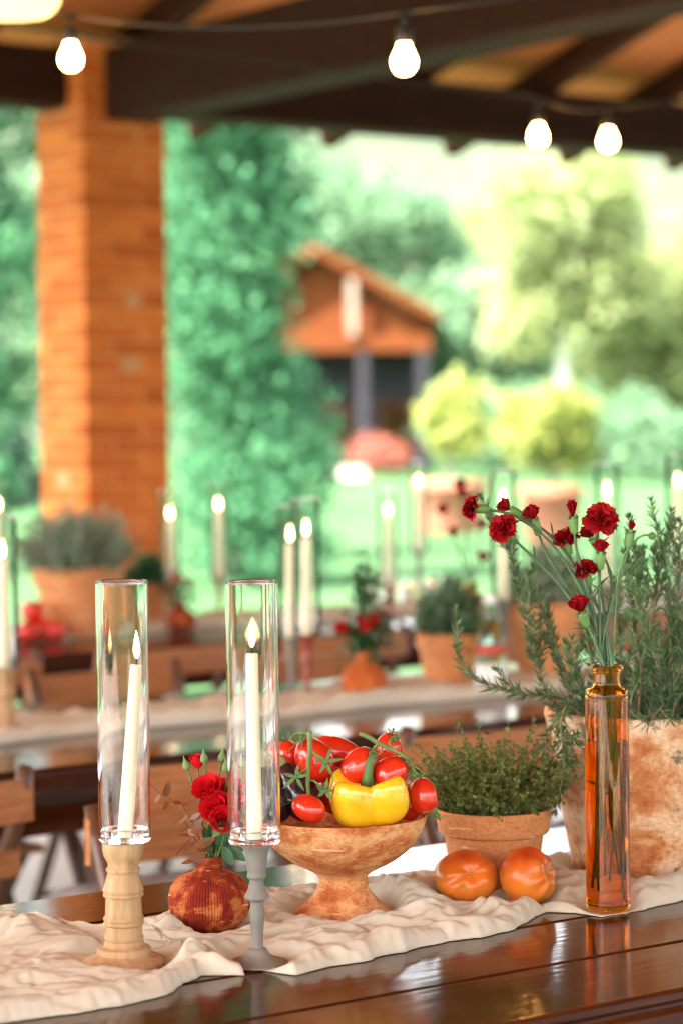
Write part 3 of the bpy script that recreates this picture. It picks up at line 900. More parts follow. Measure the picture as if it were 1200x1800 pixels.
# ================================================================== TABLE RUNNERS
def runner(label, a0, a1, fb, bb, amp, feet, na=520, nb=130, seed=0., mounds=(), group=None):
    """crumpled gauze between the front edge fb(a) and the back edge bb(a); flat under the feet standing on it"""
    P = np.zeros((na, nb, 3))
    UV = np.zeros((na, nb, 2))
    for i in range(na):
        a = a0 + (a1 - a0) * i / (na - 1)
        f, bk = fb(a), bb(a)
        for j in range(nb):
            t = j / (nb - 1)
            b = f + (bk - f) * t
            e = min(t, 1 - t) * abs(bk - f)
            # long folds running along the runner, bent by slow noise
            wx = mn.noise(Vector((a * 5 + seed, b * 5, .3))) * .10
            wy = mn.noise(Vector((a * 4 + seed, b * 4, 7.7))) * .07
            u, v = a + wx, b + wy
            h1 = abs(mn.noise(Vector((u * 4.0 + seed, v * 12, 1.1)))) * 1.9
            h2 = abs(mn.noise(Vector((u * 10 + seed, v * 30 + u * 8, 4.1)))) * 1.9
            h3 = 1 - abs(mn.noise(Vector((u * 42 + v * 12 + seed, v * 62 - u * 16, 9.1)))) * 2.0
            h4 = abs(mn.noise(Vector((u * 24 + v * 70 + seed, v * 10 - u * 14, 2.1)))) * 1.6
            h5 = mn.noise(Vector((u * 120 + seed, v * 150, 5.1)))
            h = amp * (.72 * h1 ** .8 + .36 * h2 ** .8 + .15 * h3 + .26 * h4 ** .8 + .035 * h5)
            cre = max(0, 1 - abs(mn.noise(Vector((u * 13 + v * 6 + seed, v * 20 - u * 5, 3.3)))) * 7) ** 2 + .7 * max(0, 1 - abs(mn.noise(Vector((u * 30 - v * 11 + seed, v * 34, 6.3)))) * 6) ** 2
            h += amp * .17 * cre
            # rolled edge
            ed = math.exp(-((e - .018) / .016) ** 2) * amp * .34 * (1 + .9 * mn.noise(Vector((a * 11 + seed, 5 * (t > .5), 0))))
            h += ed
            h *= 1 - math.exp(-e / .006)
            db = 0
            for (ma, mb, mr, mh, cr) in mounds:
                da, dbb = a - ma, b - mb
                q = math.hypot(da, dbb) / mr
                if q < 2.2:
                    th = math.atan2(dbb, da)
                    m = mh * math.exp(-q * q * 1.6) * (1 + min(1, q * 1.6) * (.38 * math.sin(th * cr + 4 * q + ma * 9) + .16 * math.sin(th * (cr * 2 + 1) + 3 * q)))
                    h += m * min(1, e / .012)
            k = 1.0
            for (fa, fbb, fr) in feet:
                q = math.hypot(a - fa, b - fbb)
                k = min(k, max(0.0, (q - fr - .001) / .035))
            k = k * k * (3 - 2 * k) if k < 1 else 1
            h = h * k + .0008
            h = max(h, .0008)
            p = AB(a, b, T + h)
            P[i, j] = (p.x, p.y, p.z)
            UV[i, j] = (a, b)
    for _ in range(2 if na > 400 else 0):          # soften the finest creases
        Z = P[..., 2].copy()
        P[1:-1, 1:-1, 2] = .4 * Z[1:-1, 1:-1] + .15 * (Z[:-2, 1:-1] + Z[2:, 1:-1] + Z[1:-1, :-2] + Z[1:-1, 2:])
    c = AB((a0 + a1) / 2, (fb((a0 + a1) / 2) + bb((a0 + a1) / 2)) / 2, T)
    g = G(); g.grid(P)
    o = g.obj('table_runner', 'cloth', None, True, loc=c, off=c)
    uvl = o.data.uv_layers.new(name='UVMap')
    idx = np.zeros(len(o.data.loops), dtype=np.int64); o.data.loops.foreach_get('vertex_index', idx)
    uvl.data.foreach_set('uv', UV.reshape(-1, 2)[idx].reshape(-1))
    sm = o.modifiers.new('thickness', 'SOLIDIFY'); sm.thickness = .0007; sm.offset = 1
    tag(o, label, 'table runner', group)
    return o
def polyfn(pix, ext):
    pts = sorted(toab(at(x, y, T)) for x, y in pix)
    xs = [p[0] for p in pts]; ys = [p[1] for p in pts]
    def fn(a):
        return float(np.interp(a, xs, ys)) + (.012 * mn.noise(Vector((a * 9, ext, 0))) + .007 * mn.noise(Vector((a * 26, ext, 3))) + .003 * mn.noise(Vector((a * 90, ext, 8))))
    return fn
front_px = [(-200, 1850), (-60, 1812), (60, 1792), (150, 1780), (240, 1765), (310, 1745), (350, 1715), (368, 1694), (385, 1700), (430, 1716), (470, 1728), (520, 1716), (570, 1702), (640, 1692), (720, 1668), (800, 1655), (860, 1646), (905, 1635), (935, 1612), (960, 1604),
            (1010, 1606), (1060, 1614), (1110, 1608), (1150, 1594), (1200, 1582), (1300, 1560)]
back_px = [(-200, 1660), (-60, 1640), (0, 1632), (40, 1632), (80, 1642), (120, 1656), (170, 1654), (240, 1648), (280, 1622), (330, 1600), (400, 1590), (470, 1582), (555, 1572), (650, 1566), (710, 1548), (765, 1548), (850, 1530), (960, 1520), (1050, 1490), (1200, 1462), (1300, 1440)]

# places of the things on the near table
P_ST1 = at(219, 1700, T); P_ST2 = at(453, 1697, T); P_VASE = at(369, 1640, T); P_BOWL = at(603, 1612, T)
P_TPOT = at(868, 1560, T); P_TOM1 = at(819, 1590, T); P_TOM2 = at(929, 1592, T); P_BOT = at(1068, 1603, T); P_BIG = at(1150, 1528, T)
def ft(p, r):
    a, b = toab(p); return (a, b, r)
feet = [ft(P_ST1, .047), ft(P_ST2, .033), ft(P_VASE, .028), ft(P_BOWL, .060), ft(P_TPOT, .054), ft(P_TOM1, .020), ft(P_TOM2, .020), ft(P_BOT, .026), ft(P_BIG, .112)]
def mo(px, py, r, h, cr):
    a, b = toab(at(px, py, T)); return (a, b, r, h, cr)
mounds = [mo(312, 1700, .034, .020, 5), mo(405, 1686, .05, .008, 4), mo(30, 1668, .05, .022, 4), mo(300, 1655, .03, .018, 3), mo(690, 1600, .045, .020, 7), mo(760, 1630, .04, .013, 5),
          mo(860, 1618, .028, .016, 4), mo(975, 1588, .018, .018, 3), mo(560, 1600, .03, .010, 5), mo(1190, 1555, .04, .02, 4), mo(1010, 1575, .03, .012, 5)]
runner('crumpled cream gauze runner under the footed bowl and amber bottle', .15, 3.2, polyfn(front_px, 1.), polyfn(back_px, 2.), .020, feet, 900, 170, 0., mounds)
TC = T + .0016                 # top of the cloth under the things

# ================================================================== CANDLES
def prof_px(rows, y0, s):
    return [(r * s, (y0 - y) * s) for y, r in rows]
def dense(prof, n=4):
    """rounder profile through the given points"""
    pts = smooth_path([Vector((r, 0, z)) for r, z in prof], n)
    return [(max(0, p.x), p.z) for p in pts]
def candle(base, top, r0, r1, label, group=None, flame_h=.032, seg=20):
    """base and top in the world"""
    base, top = Vector(base), Vector(top)
    t = thing('taper_candle', label, 'candle', base, group=group)
    ax = top - base
    g = G()
    n = 8
    pts = [base + ax * (i / n) for i in range(n + 1)]
    rad = [r0 + (r1 - r0) * (i / n) for i in range(n + 1)]
    pts += [top + ax.normalized() * .0012, top + ax.normalized() * .0005]
    rad += [r1 * .86, r1 * .4]
    g.tube(pts, rad, seg); g.obj('wax', 'wax', t, smooth='auto', off=base)
    g = G(); wt = top + ax.normalized() * .0125 + Vector((-.0012, 0, 0))
    g.tube([top - ax.normalized() * .002, top + ax.normalized() * .006, wt], [.0009, .0009, .0007], 6); g.obj('wick', 'wick', t, off=base)
    g = G()
    fh = flame_h
    pr = [(0, 0), (.0017, .0016), (.0030, .005), (.0037, .009), (.0036, .013), (.0028, .019), (.0017, .025), (.0007, .030), (0, .0335)]
    fo = top + ax.normalized() * .0075
    g.lathe([(r * fh / .032, z * fh / .032) for r, z in dense(pr, 3)], 14)
    g.obj('flame', 'flame', t, loc=fo - base)
    return t
def glass_tube(base, r, h, label, group=None, real=True, tilt=0):
    t = thing('glass_candle_tube', label, 'glass tube', base, group=group)
    wl = .0019
    if real:
        g = G()
        # open cylinder, rounded rim, standing on its own thick glass foot
        pr = [(r, .003), (r, .0045), (r, h * .5), (r, h - .0045), (r, h - .002), (r - wl * .35, h), (r - wl * .65, h), (r - wl, h - .002), (r - wl, h - .0045), (r - wl, h * .5), (r - wl, .0045), (r - wl, .003)]
        g.lathe(pr, 72, closed=True); g.obj('cylinder', 'glass', t, smooth='auto')
        g = G()
        R2 = r * .99
        pr = [(.0, 0), (R2 - .0015, 0), (R2, .0015), (R2, .0029)]
        ri = r - wl - .0004
        pr = [(0, .0), (R2 - .001, .0), (R2, .001), (R2, .0028), (ri, .0028), (ri, .0135), (ri - .001, .0145), (.0155, .0145), (.0145, .0135), (.0145, .0045), (0, .0045)]
        g.lathe(pr, 72); g.obj('glass_base', 'glass', t, smooth='auto')
    else:
        g = G(); g.lathe([(r, .003), (r, h)], 32); 
        g.f = [f for f in g.f if len(f) == 4]
        g.obj('cylinder', 'thin', t)
        g = G(); g.lathe([(r - .002, h - .003), (r - .002, h), (r + .0004, h), (r + .0004, h - .003)], 32, closed=True); g.obj('rim', 'glass', t)
        g = G(); g.lathe([(0, 0), (r, 0), (r, .012), (0, .012)], 24); g.obj('glass_base', 'thin', t)
    return t

s = 1 / (3 * F / depth_of(P_ST1))
rows = [(1207, 0), (1207, 204), (1200, 212), (1185, 216), (1172, 212), (1160, 196), (1150, 168), (1143, 150), (1138, 143), (1112, 141), (1106, 136), (1102, 108), (1098, 103), (1088, 106), (1078, 105), (1070, 99), (1062, 104), (1052, 105), (1044, 98), (1036, 97), (1010, 96), (992, 97), (986, 105), (978, 108), (970, 103),
        (963, 105), (954, 109), (946, 105), (938, 97), (900, 96), (850, 94), (840, 97), (834, 106), (826, 108), (818, 103), (810, 107), (800, 109), (790, 104), (770, 99), (740, 90), (715, 82), (708, 84), (702, 89), (692, 90), (684, 86), (680, 80), (665, 80), (648, 87), (625, 100), (600, 107), (575, 109), (552, 108), (546, 104), (546, 0)]
st1 = G(); st1.lathe(prof_px(rows, 1207, s), 64)
st1 = st1.obj('wooden_candlestick', 'beechwood', None, 'auto', loc=(P_ST1.x, P_ST1.y, TC))
tag(st1, 'thick turned pale wood candlestick under a glass tube, beside the red clay vase', 'candlestick')
h1 = (1207 - 546) * s
s2 = 1 / (3 * F / depth_of(P_ST2))
rows = [(1195, 0), (1195, 158), (1191, 163), (1184, 160), (1176, 140), (1166, 108), (1152, 78), (1138, 62), (1124, 53), (1116, 50), (1112, 46), (1106, 34), (1096, 31), (1060, 30), (1020, 32), (980, 36), (940, 38), (900, 36), (872, 33), (862, 36), (856, 40), (850, 58), (844, 64), (834, 65), (824, 62), (812, 54), (795, 46), (775, 40), (752, 36),
        (744, 38), (738, 47), (730, 51), (720, 50), (712, 47), (704, 48), (690, 51), (660, 55), (620, 60), (600, 64), (582, 72), (570, 80), (562, 84), (556, 84), (552, 80), (552, 0)]
st2 = G(); st2.lathe(prof_px(rows, 1195, s2), 56)
st2 = st2.obj('grey_candlestick', 'greypaint', None, 'auto', loc=(P_ST2.x, P_ST2.y, TC))
tag(st2, 'slender grey painted candlestick under a glass tube, in front of the footed bowl', 'candlestick')
h2 = (1195 - 552) * s2
ppm1, ppm2 = F / depth_of(P_ST1), F / depth_of(P_ST2)
g1 = Vector((P_ST1.x + 4 / ppm1, P_ST1.y, TC + h1 + .0004)); g2 = Vector((P_ST2.x - 3 / ppm2, P_ST2.y, TC + h2 + .0004))
glass_tube(g1, 45.5 / ppm1, .302, 'tall clear glass tube on the thick pale wood candlestick')
glass_tube(g2, 46 / ppm2, .304, 'tall clear glass tube on the slender grey candlestick')
candle(g1 + Vector((.0005, 0, .005)), atd(240, 1170, depth_of(g1)) , 16.5 / ppm1 * .86, 10.6 / ppm1, 'leaning ivory taper candle above the thick pale wood candlestick')
candle(g2 + Vector((.0005, 0, .005)), atd(443, 1150, depth_of(g2)), 16.5 / ppm2 * .86, 10.6 / ppm2, 'ivory taper candle above the slender grey candlestick')

# ================================================================== CLAY VASE WITH ROSES
dv = depth_of(P_VASE); s = 1 / (3 * F / dv)
VB = Vector((P_VASE.x, P_VASE.y, TC))
rows = [(1027, 0), (1027, 95), (1018, 118), (1000, 146), (975, 172), (945, 195), (910, 210), (870, 218), (830, 217), (790, 207), (760, 190), (735, 165), (716, 130), (704, 96), (697, 80), (690, 73), (670, 70), (648, 70), (636, 74), (630, 77), (624, 76), (622, 70), (626, 62), (640, 58), (690, 58), (720, 100), (800, 190), (900, 190), (1000, 100), (1010, 0)]
g = G(); g.lathe([(r * s, (1027 - y) * s) for y, r in rows], 64)
tag(g.obj('clay_vase', 'vase', None, True, loc=VB), 'round combed dark red clay vase holding red roses', 'vase')
NECK = VB + Vector((0, 0, (1027 - 630) * s))

def petal_patch(g, c, axis, x, y, ang, r, wid, h0, h1, flare, curl, jit=0., nu=6, nv=5):
    """curved petal standing round the axis"""
    P = np.zeros((nu, nv, 3))
    for i in range(nu):
        u = -1 + 2 * i / (nu - 1)
        for j in range(nv):
            v = j / (nv - 1)
            w_ = wid * (.45 + .55 * math.sin(min(1, v * 1.25) * math.pi / 2)) * (1 if v < .8 else 1 - .35 * (v - .8) / .2 * abs(u))
            a = ang + u * w_
            rr = r * (.35 + .65 * v ** .6) + flare * v * v - curl * (1 - u * u) * 0
            rr += curl * max(0, v - .7) / .3
            z = h0 + (h1 - h0) * v - .10 * (h1 - h0) * u * u * v + jit * math.sin(7 * u + ang * 5) * v
            p = c + (x * math.cos(a) + y * math.sin(a)) * rr + axis * z
            P[i, j] = p
    g.grid(P)
def rose_bloom(c, axis, size, openness=1.0):
    g = G()
    x, y, z = basis(axis)
    R_ = size / 2
    for k in range(3):
        petal_patch(g, c, z, x, y, k * 2.1, R_ * .16, 1.5, -R_ * .5, R_ * .62, 0, 0, R_ * .02)
    for k in range(4):
        petal_patch(g, c, z, x, y, k * 1.6 + .4, R_ * .34, 1.15, -R_ * .6, R_ * .64, R_ * .03, R_ * .02, R_ * .03)
    for k in range(5):
        petal_patch(g, c, z, x, y, k * 1.26 + .9, R_ * .58, .95, -R_ * .7, R_ * .58, R_ * .08 * openness, R_ * .07 * openness, R_ * .04)
    for k in range(5):
        petal_patch(g, c, z, x, y, k * 1.26 + .2, R_ * .82, .85, -R_ * .75, R_ * (.50 - .14 * openness), R_ * .14 * openness, R_ * .12 * openness, R_ * .05)
    return g
def leaf_blade(g, p0, d, n_, L, W, bend=.2, fold=.15, nu=7, tipw=0):
    """oval leaf from p0 along d with upper side n_"""
    d = Vector(d).normalized(); n_ = Vector(n_); n_ = (n_ - d * n_.dot(d)).normalized(); s_ = d.cross(n_)
    P = np.zeros((nu, 3, 3))
    for i in range(nu):
        t = i / (nu - 1)
        w_ = W * (math.sin(math.pi * min(1, t * .93 + .035)) ** .85) * (1 - .25 * t)
        c = p0 + d * (L * t) - n_ * (bend * L * t * t)
        for j, u in enumerate((-1, 0, 1)):
            P[i, j] = c + s_ * (u * w_ / 2) + n_ * (abs(u) * fold * w_)
    g.grid(P)
def sepals(g, c, axis, L, W, n=5, back=.3):
    x, y, z = basis(axis)
    for k in range(n):
        a = k * 2 * math.pi / n
        o = x * math.cos(a) + y * math.sin(a)
        leaf_blade(g, c + o * W * .3, (o * .8 + z * back).normalized(), z, L, W, -.15, .1, 6)
ROSE_LAB = {0: ('topmost red rose, half open above the cluster', 1), 1: ('large red rose of the clay vase below the topmost rose', 1), 2: ('red rose at the heart of the clay vase bunch', 1), 3: ('lowest red rose, just above the pale sepal leaf', 1), 4: ('red rose behind the glass tube of the grey candlestick', 1), 5: ('red rose tucked between the large rose and the glass tube', 1)}
def w2(px, py, dd=0):
    return atd(px, py, dv + dd)
roses = [(0, 347, 1337, 27, .2, (-.05, -.15, 1), .01), (1, 366, 1386, 42, 1.0, (-.3, -.6, .65), -.012), (2, 381, 1420, 44, 1., (-.25, -.8, .5), -.022), (3, 392, 1441, 38, .8, (.1, -.9, .35), -.034), (4, 425, 1404, 44, .8, (.6, -.5, .5), -.01), (5, 402, 1392, 40, 1., (.2, -.5, .7), .004)]
for (i, px, py, sz, op, ax, dd) in roses:
    c = w2(px, py, dd); ax = Vector(ax).normalized()
    size = sz * dv / F * 1.28
    t = thing('red_rose', ROSE_LAB[i][0], 'rose', NECK, group='roses in the clay vase')
    rose_bloom(c, ax, size, op).obj('bloom', 'rose', t, off=NECK)
    cb = c - ax * size * .42
    g = G(); sepals(g, cb, ax, size * .55, size * .22, 5, .1 if i else .9); g.obj('sepals', 'sepal', t, off=NECK)
    g = G(); xx = NECK + Vector((random.uniform(-.008, .008), random.uniform(-.008, .008), -.03))
    g.tube(bez(cb + ax * size * .1, cb - ax * .02, xx + Vector((0, 0, .05)), xx, 10), .0014, 6); g.obj('stem', 'calyx', t, off=NECK)
buds = [(328, 1346, (-.3, 0, 1), 'green rosebud furthest from the grey candlestick'), (359, 1334, (-.05, -.2, 1), 'green rosebud in front of the topmost red rose'), (390, 1332, (.15, 0, 1), 'tall pointed green rosebud beside the glass tube'), (397, 1350, (0, 0, 1), 'short green rosebud beside the glass tube'), (418, 1343, (.05, .1, 1), 'green rosebud seen through the glass tube')]
for (px, py, ax, lab) in buds:
    c = w2(px, py, random.uniform(-.01, .01) - (.012 if px == 359 else 0)); ax = Vector(ax).normalized()
    t = thing('rosebud', lab, 'rosebud', NECK, group='rosebuds in the clay vase')
    x, y, z = basis(ax)
    g = G(); L = 26 * dv / F
    pr = dense([(.0012, -.35), (.21, -.3), (.27, -.05), (.24, .2), (.12, .5), (.04, .85), (0, 1.05)], 3)
    M3 = np.array([[x.x, y.x, z.x], [x.y, y.y, z.y], [x.z, y.z, z.z]])
    g.lathe([(r * L, h * L * .75) for r, h in pr], 12); g.v[0] = g.v[0] @ M3.T + np.array(c); g.obj('bud', 'sepal', t, off=NECK)
    g = G(); xx = NECK + Vector((random.uniform(-.007, .007), random.uniform(-.007, .007), -.02)); cb = c - ax * L * .25
    mid = w2(385 if px > 380 else 352, 1420, .005)
    g.tube(smooth_path([cb, cb - ax * .018, mid, xx], 6), .0012, 6); g.obj('stem', 'calyx', t, off=NECK)
t = thing('rose_leaves', 'dark green serrated rose leaves at the mouth of the clay vase', 'leaves', NECK)
for (px, py, ex, ey, wd, dd) in [(378, 1500, 372, 1440, 24, .0), (385, 1495, 395, 1440, 26, -.01), (392, 1488, 408, 1520, 22, -.025), (400, 1490, 432, 1512, 22, -.02), (398, 1485, 428, 1494, 20, -.005), (380, 1490, 356, 1455, 22, .012), (388, 1480, 412, 1456, 22, -.004), (372, 1500, 362, 1478, 16, -.012), (390, 1470, 374, 1438, 14, -.03), (385, 1500, 400, 1470, 26, .004), (403, 1455, 425, 1450, 22, -.005)]:
    g = G(); a_, b_ = w2(px, py, dd), w2(ex, ey, dd - .006)
    leaf_blade(g, a_, b_ - a_, Vector((random.uniform(-.4, .4), -1, .4)), (b_ - a_).length, wd * dv / F, .12, .12, 8); g.obj('leaf', 'roseleaf', t, off=NECK)
g = G(); a_, b_ = w2(393, 1455, -.035), w2(374, 1470, -.045); leaf_blade(g, a_, b_ - a_, Vector((0, -1, .5)), .019, .009, .1, .1); g.obj('sepal_leaf', 'sepal', t, off=NECK)
g = G()
for (px, py, dd) in [(378, 1498, 0), (390, 1485, -.012), (385, 1470, .0)]:
    g.tube([NECK + Vector((0, 0, -.03)), w2(px, py, dd), w2(px + 6, py - 25, dd)], .0012, 5)
g.obj('stem', 'calyx', t, off=NECK)
# dried eucalyptus
def euc(lab, path, leaves, r=.0011):
    t = thing('dried_eucalyptus', lab, 'dried branch', NECK, group='dried branches in the clay vase')
    P = smooth_path([w2(x, y, d) for x, y, d in path] + [NECK + Vector((0, 0, -.02))], 6)
    G().tube(P, r, 6).obj('stem', 'eucstem', t, off=NECK)
    for (px, py, ex, ey, wd, dd) in leaves:
        g = G(); a_, b_ = w2(px, py, dd), w2(ex, ey, dd + random.uniform(-.006, .006))
        leaf_blade(g, a_, b_ - a_, Vector((random.uniform(-.6, .6), -.7, random.uniform(.1, .9))), (b_ - a_).length, wd * dv / F, random.uniform(-.1, .2), .06, 7); g.obj('leaf', 'euc', t, off=NECK)
euc('long dried copper brown eucalyptus sprig reaching behind the candle', [(262, 1375, 0), (282, 1395, 0), (302, 1408, 0), (322, 1440, 0), (345, 1478, 0), (358, 1502, 0)],
    [(282, 1395, 272, 1412, 11, 0), (290, 1402, 298, 1375, 16, 0), (297, 1408, 287, 1424, 10, 0), (304, 1410, 322, 1412, 9, 0), (254, 1380, 247, 1402, 10, .0), (318, 1435, 300, 1452, 6, 0), (322, 1440, 340, 1424, 7, 0), (332, 1455, 310, 1462, 8, 0), (340, 1470, 312, 1464, 9, -.004), (345, 1478, 320, 1500, 8, 0), (336, 1474, 310, 1503, 8, -.004)])
euc('short dried copper brown eucalyptus sprig leaning on the roses', [(318, 1415, -.006), (335, 1440, -.006), (348, 1470, -.004), (360, 1500, 0)],
    [(320, 1416, 332, 1412, 9, -.006), (335, 1440, 352, 1430, 12, -.008), (330, 1434, 316, 1448, 6, -.006), (340, 1452, 358, 1436, 14, -.010), (336, 1462, 358, 1456, 20, -.012), (344, 1468, 330, 1458, 16, -.008), (342, 1490, 380, 1474, 22, -.012), (346, 1494, 378, 1488, 18, -.014), (366, 1512, 334, 1506, 20, -.018), (345, 1512, 318, 1516, 12, -.014)])

# ================================================================== FOOTED BOWL
db_ = depth_of(P_BOWL); s = 1 / (3.43 * F / db_)
BB = Vector((P_BOWL.x, P_BOWL.y, TC))
rows = [(1309, 0), (1309, 282), (1300, 290), (1285, 289), (1276, 283), (1250, 255), (1215, 212), (1170, 172), (1130, 152), (1090, 145), (1060, 152), (1035, 180), (1010, 228), (985, 280), (955, 330), (920, 375), (880, 420), (830, 458), (780, 484), (730, 500), (705, 506), (697, 506), (694, 500), (697, 488), (760, 465), (830, 430), (890, 370), (950, 260), (980, 120), (985, 0)]
g = G(); g.lathe([(r * s, (1309 - y) * s) for y, r in rows], 72, wob=lambda t, z: .006 * math.sin(2 * t + 1) + .004 * math.sin(3 * t + z * 20))
tag(g.obj('footed_bowl', 'bowl', None, True, loc=BB), 'streaked terracotta footed bowl piled with vegetables', 'bowl')
RIMZ = (1309 - 697) * s
def w3(px, py, dd=0):
    return atd(px, py, db_ + dd)
def calyx_star(g, c, axis, L, W, n=5):
    x, y, z = basis(axis)
    for k in range(n):
        a = k * 2 * math.pi / n + random.uniform(-.2, .2)
        o = x * math.cos(a) + y * math.sin(a)
        leaf_blade(g, c, (o + z * random.uniform(.0, .5)).normalized(), z, L * random.uniform(.8, 1.2), W, random.uniform(-.3, .5), .1, 6)
def plum(lab, c, axis, L, W, stem_end=True, cal=True, grp='plum tomatoes in the bowl', mat='tomato'):
    """oval tomato, axis points to its stem end"""
    t = thing('plum_tomato', lab, 'tomato', c, group=grp)
    x, y, z = basis(axis)
    M3 = np.array([[x.x, y.x, z.x], [x.y, y.y, z.y], [x.z, y.z, z.z]])
    g = G(); pr = []
    for i in range(19):
        a = -math.pi / 2 + math.pi * i / 18
        r = math.cos(a) ** .92 * W / 2 * (1 - .05 * math.sin(a)); h = math.sin(a) * L / 2
        if i == 18: h -= .0012
        pr.append((max(r, 0), h))
    g.lathe(pr, 28, wob=lambda t_, z_: .012 * math.sin(3 * t_ + .5)); g.v[0] = g.v[0] @ M3.T
    g.obj('fruit', mat, t)
    if cal:
        g = G(); calyx_star(g, z * (L / 2 - .001), z, W * .42, W * .10); g.tube([z * (L / 2 - .003), z * (L / 2 + .006) + x * .002], .0016, 6); g.obj('calyx', 'calyx', t)
    return t
k3 = db_ / F
plum('plum tomato lying on its side between yellow pepper and aubergine', w3(542, 1421, -.085), (-.9, .1, .45), 60 * k3, 46 * k3)
plum('plum tomato on top of the yellow pepper, next to the vine stem', w3(631, 1347, -.040), (.55, -.1, .75), 74 * k3, 58 * k3, cal=False)
plum('plum tomato resting on the yellow pepper beside the hanging tomato', w3(687, 1358, -.045), (.75, .05, .6), 66 * k3, 56 * k3, cal=False)
plum('upright plum tomato leaning over the bowl rim by the thyme pot', w3(744, 1400, -.03), (-.15, 0, 1), 67 * k3, 50 * k3, cal=False)
plum('big plum tomato behind the green vine stem', w3(553, 1336, -.01), (-.5, -.1, .8), 84 * k3, 66 * k3)
plum('long plum tomato lying at the back of the bowl', w3(592, 1322, .03), (.85, .1, -.25), 96 * k3, 54 * k3)
plum('plum tomato at the back under the curling vine', w3(682, 1318, .02), (.2, 0, 1), 62 * k3, 50 * k3)
plum('small plum tomato hidden behind the aubergine', w3(508, 1328, .03), (-.3, 0, 1), 56 * k3, 48 * k3)
plum('dark shaded plum tomato beneath the upright one', w3(720, 1412, .0), (.3, 0, 1), 62 * k3, 50 * k3, cal=False)
plum('plum tomato low at the back of the bowl by the thyme', w3(690, 1398, .02), (.3, .2, 1), 70 * k3, 60 * k3, cal=False)
plum('plum tomato under the vine, filling the middle of the bowl', w3(590, 1392, .02), (0, 0, 1), 80 * k3, 66 * k3, cal=False)
# yellow pepper
pc = w3(648, 1403, -.050)
t = thing('yellow_pepper', 'glossy yellow bell pepper at the front of the bowl', 'bell pepper', pc)
g = G(); P = []
nu, nv = 40, 64
for i in range(nu):
    a = math.pi * i / (nu - 1)
    row = []
    for j in range(nv + 1):
        th = 2 * math.pi * j / nv
        lob = abs(math.cos(2 * (th + .70))) ** .7
        topdip = math.exp(-((a) / .55) ** 2); botdip = math.exp(-((math.pi - a) / .5) ** 2)
        rr = math.sin(a) ** .62 * (.74 + .26 * lob)
        z = math.cos(a) * .80 + .50 * lob * math.sin(a) * max(0, math.cos(a)) - .40 * topdip + .22 * botdip
        row.append((rr * math.cos(th) * 77 * k3, rr * math.sin(th) * 66 * k3, z * 60 * k3))
    P.append(row)
g.grid(np.array(P)[::-1]); g.obj('fruit', 'pepper', t, rot=(R(14), R(-4), 0))
g = G(); g.tube([(0, .002, .012), (.001, .0, .030), (.004, .004, .044), (.010, .006, .052)], [.011, .0065, .0055, .0065], 10); g.obj('stem', 'calyx', t, rot=(R(14), R(-4), 0))
# aubergines
def aub(lab, c, axis, L, W, stemlen):
    t = thing('aubergine', lab, 'aubergine', c, group='aubergines in the bowl')
    x, y, z = basis(axis)
    M3 = np.array([[x.x, y.x, z.x], [x.y, y.y, z.y], [x.z, y.z, z.z]])
    g = G(); g.lathe(dense([(0, -.5), (.30, -.46), (.47, -.28), (.50, -.05), (.43, .2), (.30, .42), (.2, .5), (0, .52)], 4), 28)
    g.v[0] = (g.v[0] * np.array((W, W, L))) @ M3.T; g.obj('fruit', 'aubergine', t)
    g = G(); 
    for k in range(6):
        a = k * 1.047; o = x * math.cos(a) + y * math.sin(a)
        leaf_blade(g, z * (L * .50) + o * W * .06, (o * .55 - z * .75).normalized(), (o + z * .5), L * .42, W * .34, .05, -.06, 7)
    g.obj('calyx', 'aubcalyx', t)
    g = G(); g.tube(smooth_path([z * L * .46, z * (L * .5 + stemlen * .5) + x * .003, z * (L * .5 + stemlen) - x * .004], 5), [.0075 - .0025 * i / 10 for i in range(11)], 10); g.obj('stem', 'aubcalyx', t)
aub('dark aubergine with grey green stem seen through the glass tube', w3(478, 1398, -.02), (-.22, .1, 1), 100 * k3, 62 * k3, 50 * k3)
aub('dark aubergine beneath the tomato vine', w3(523, 1392, -.015), (-.5, .15, .85), 105 * k3, 68 * k3, 20 * k3)
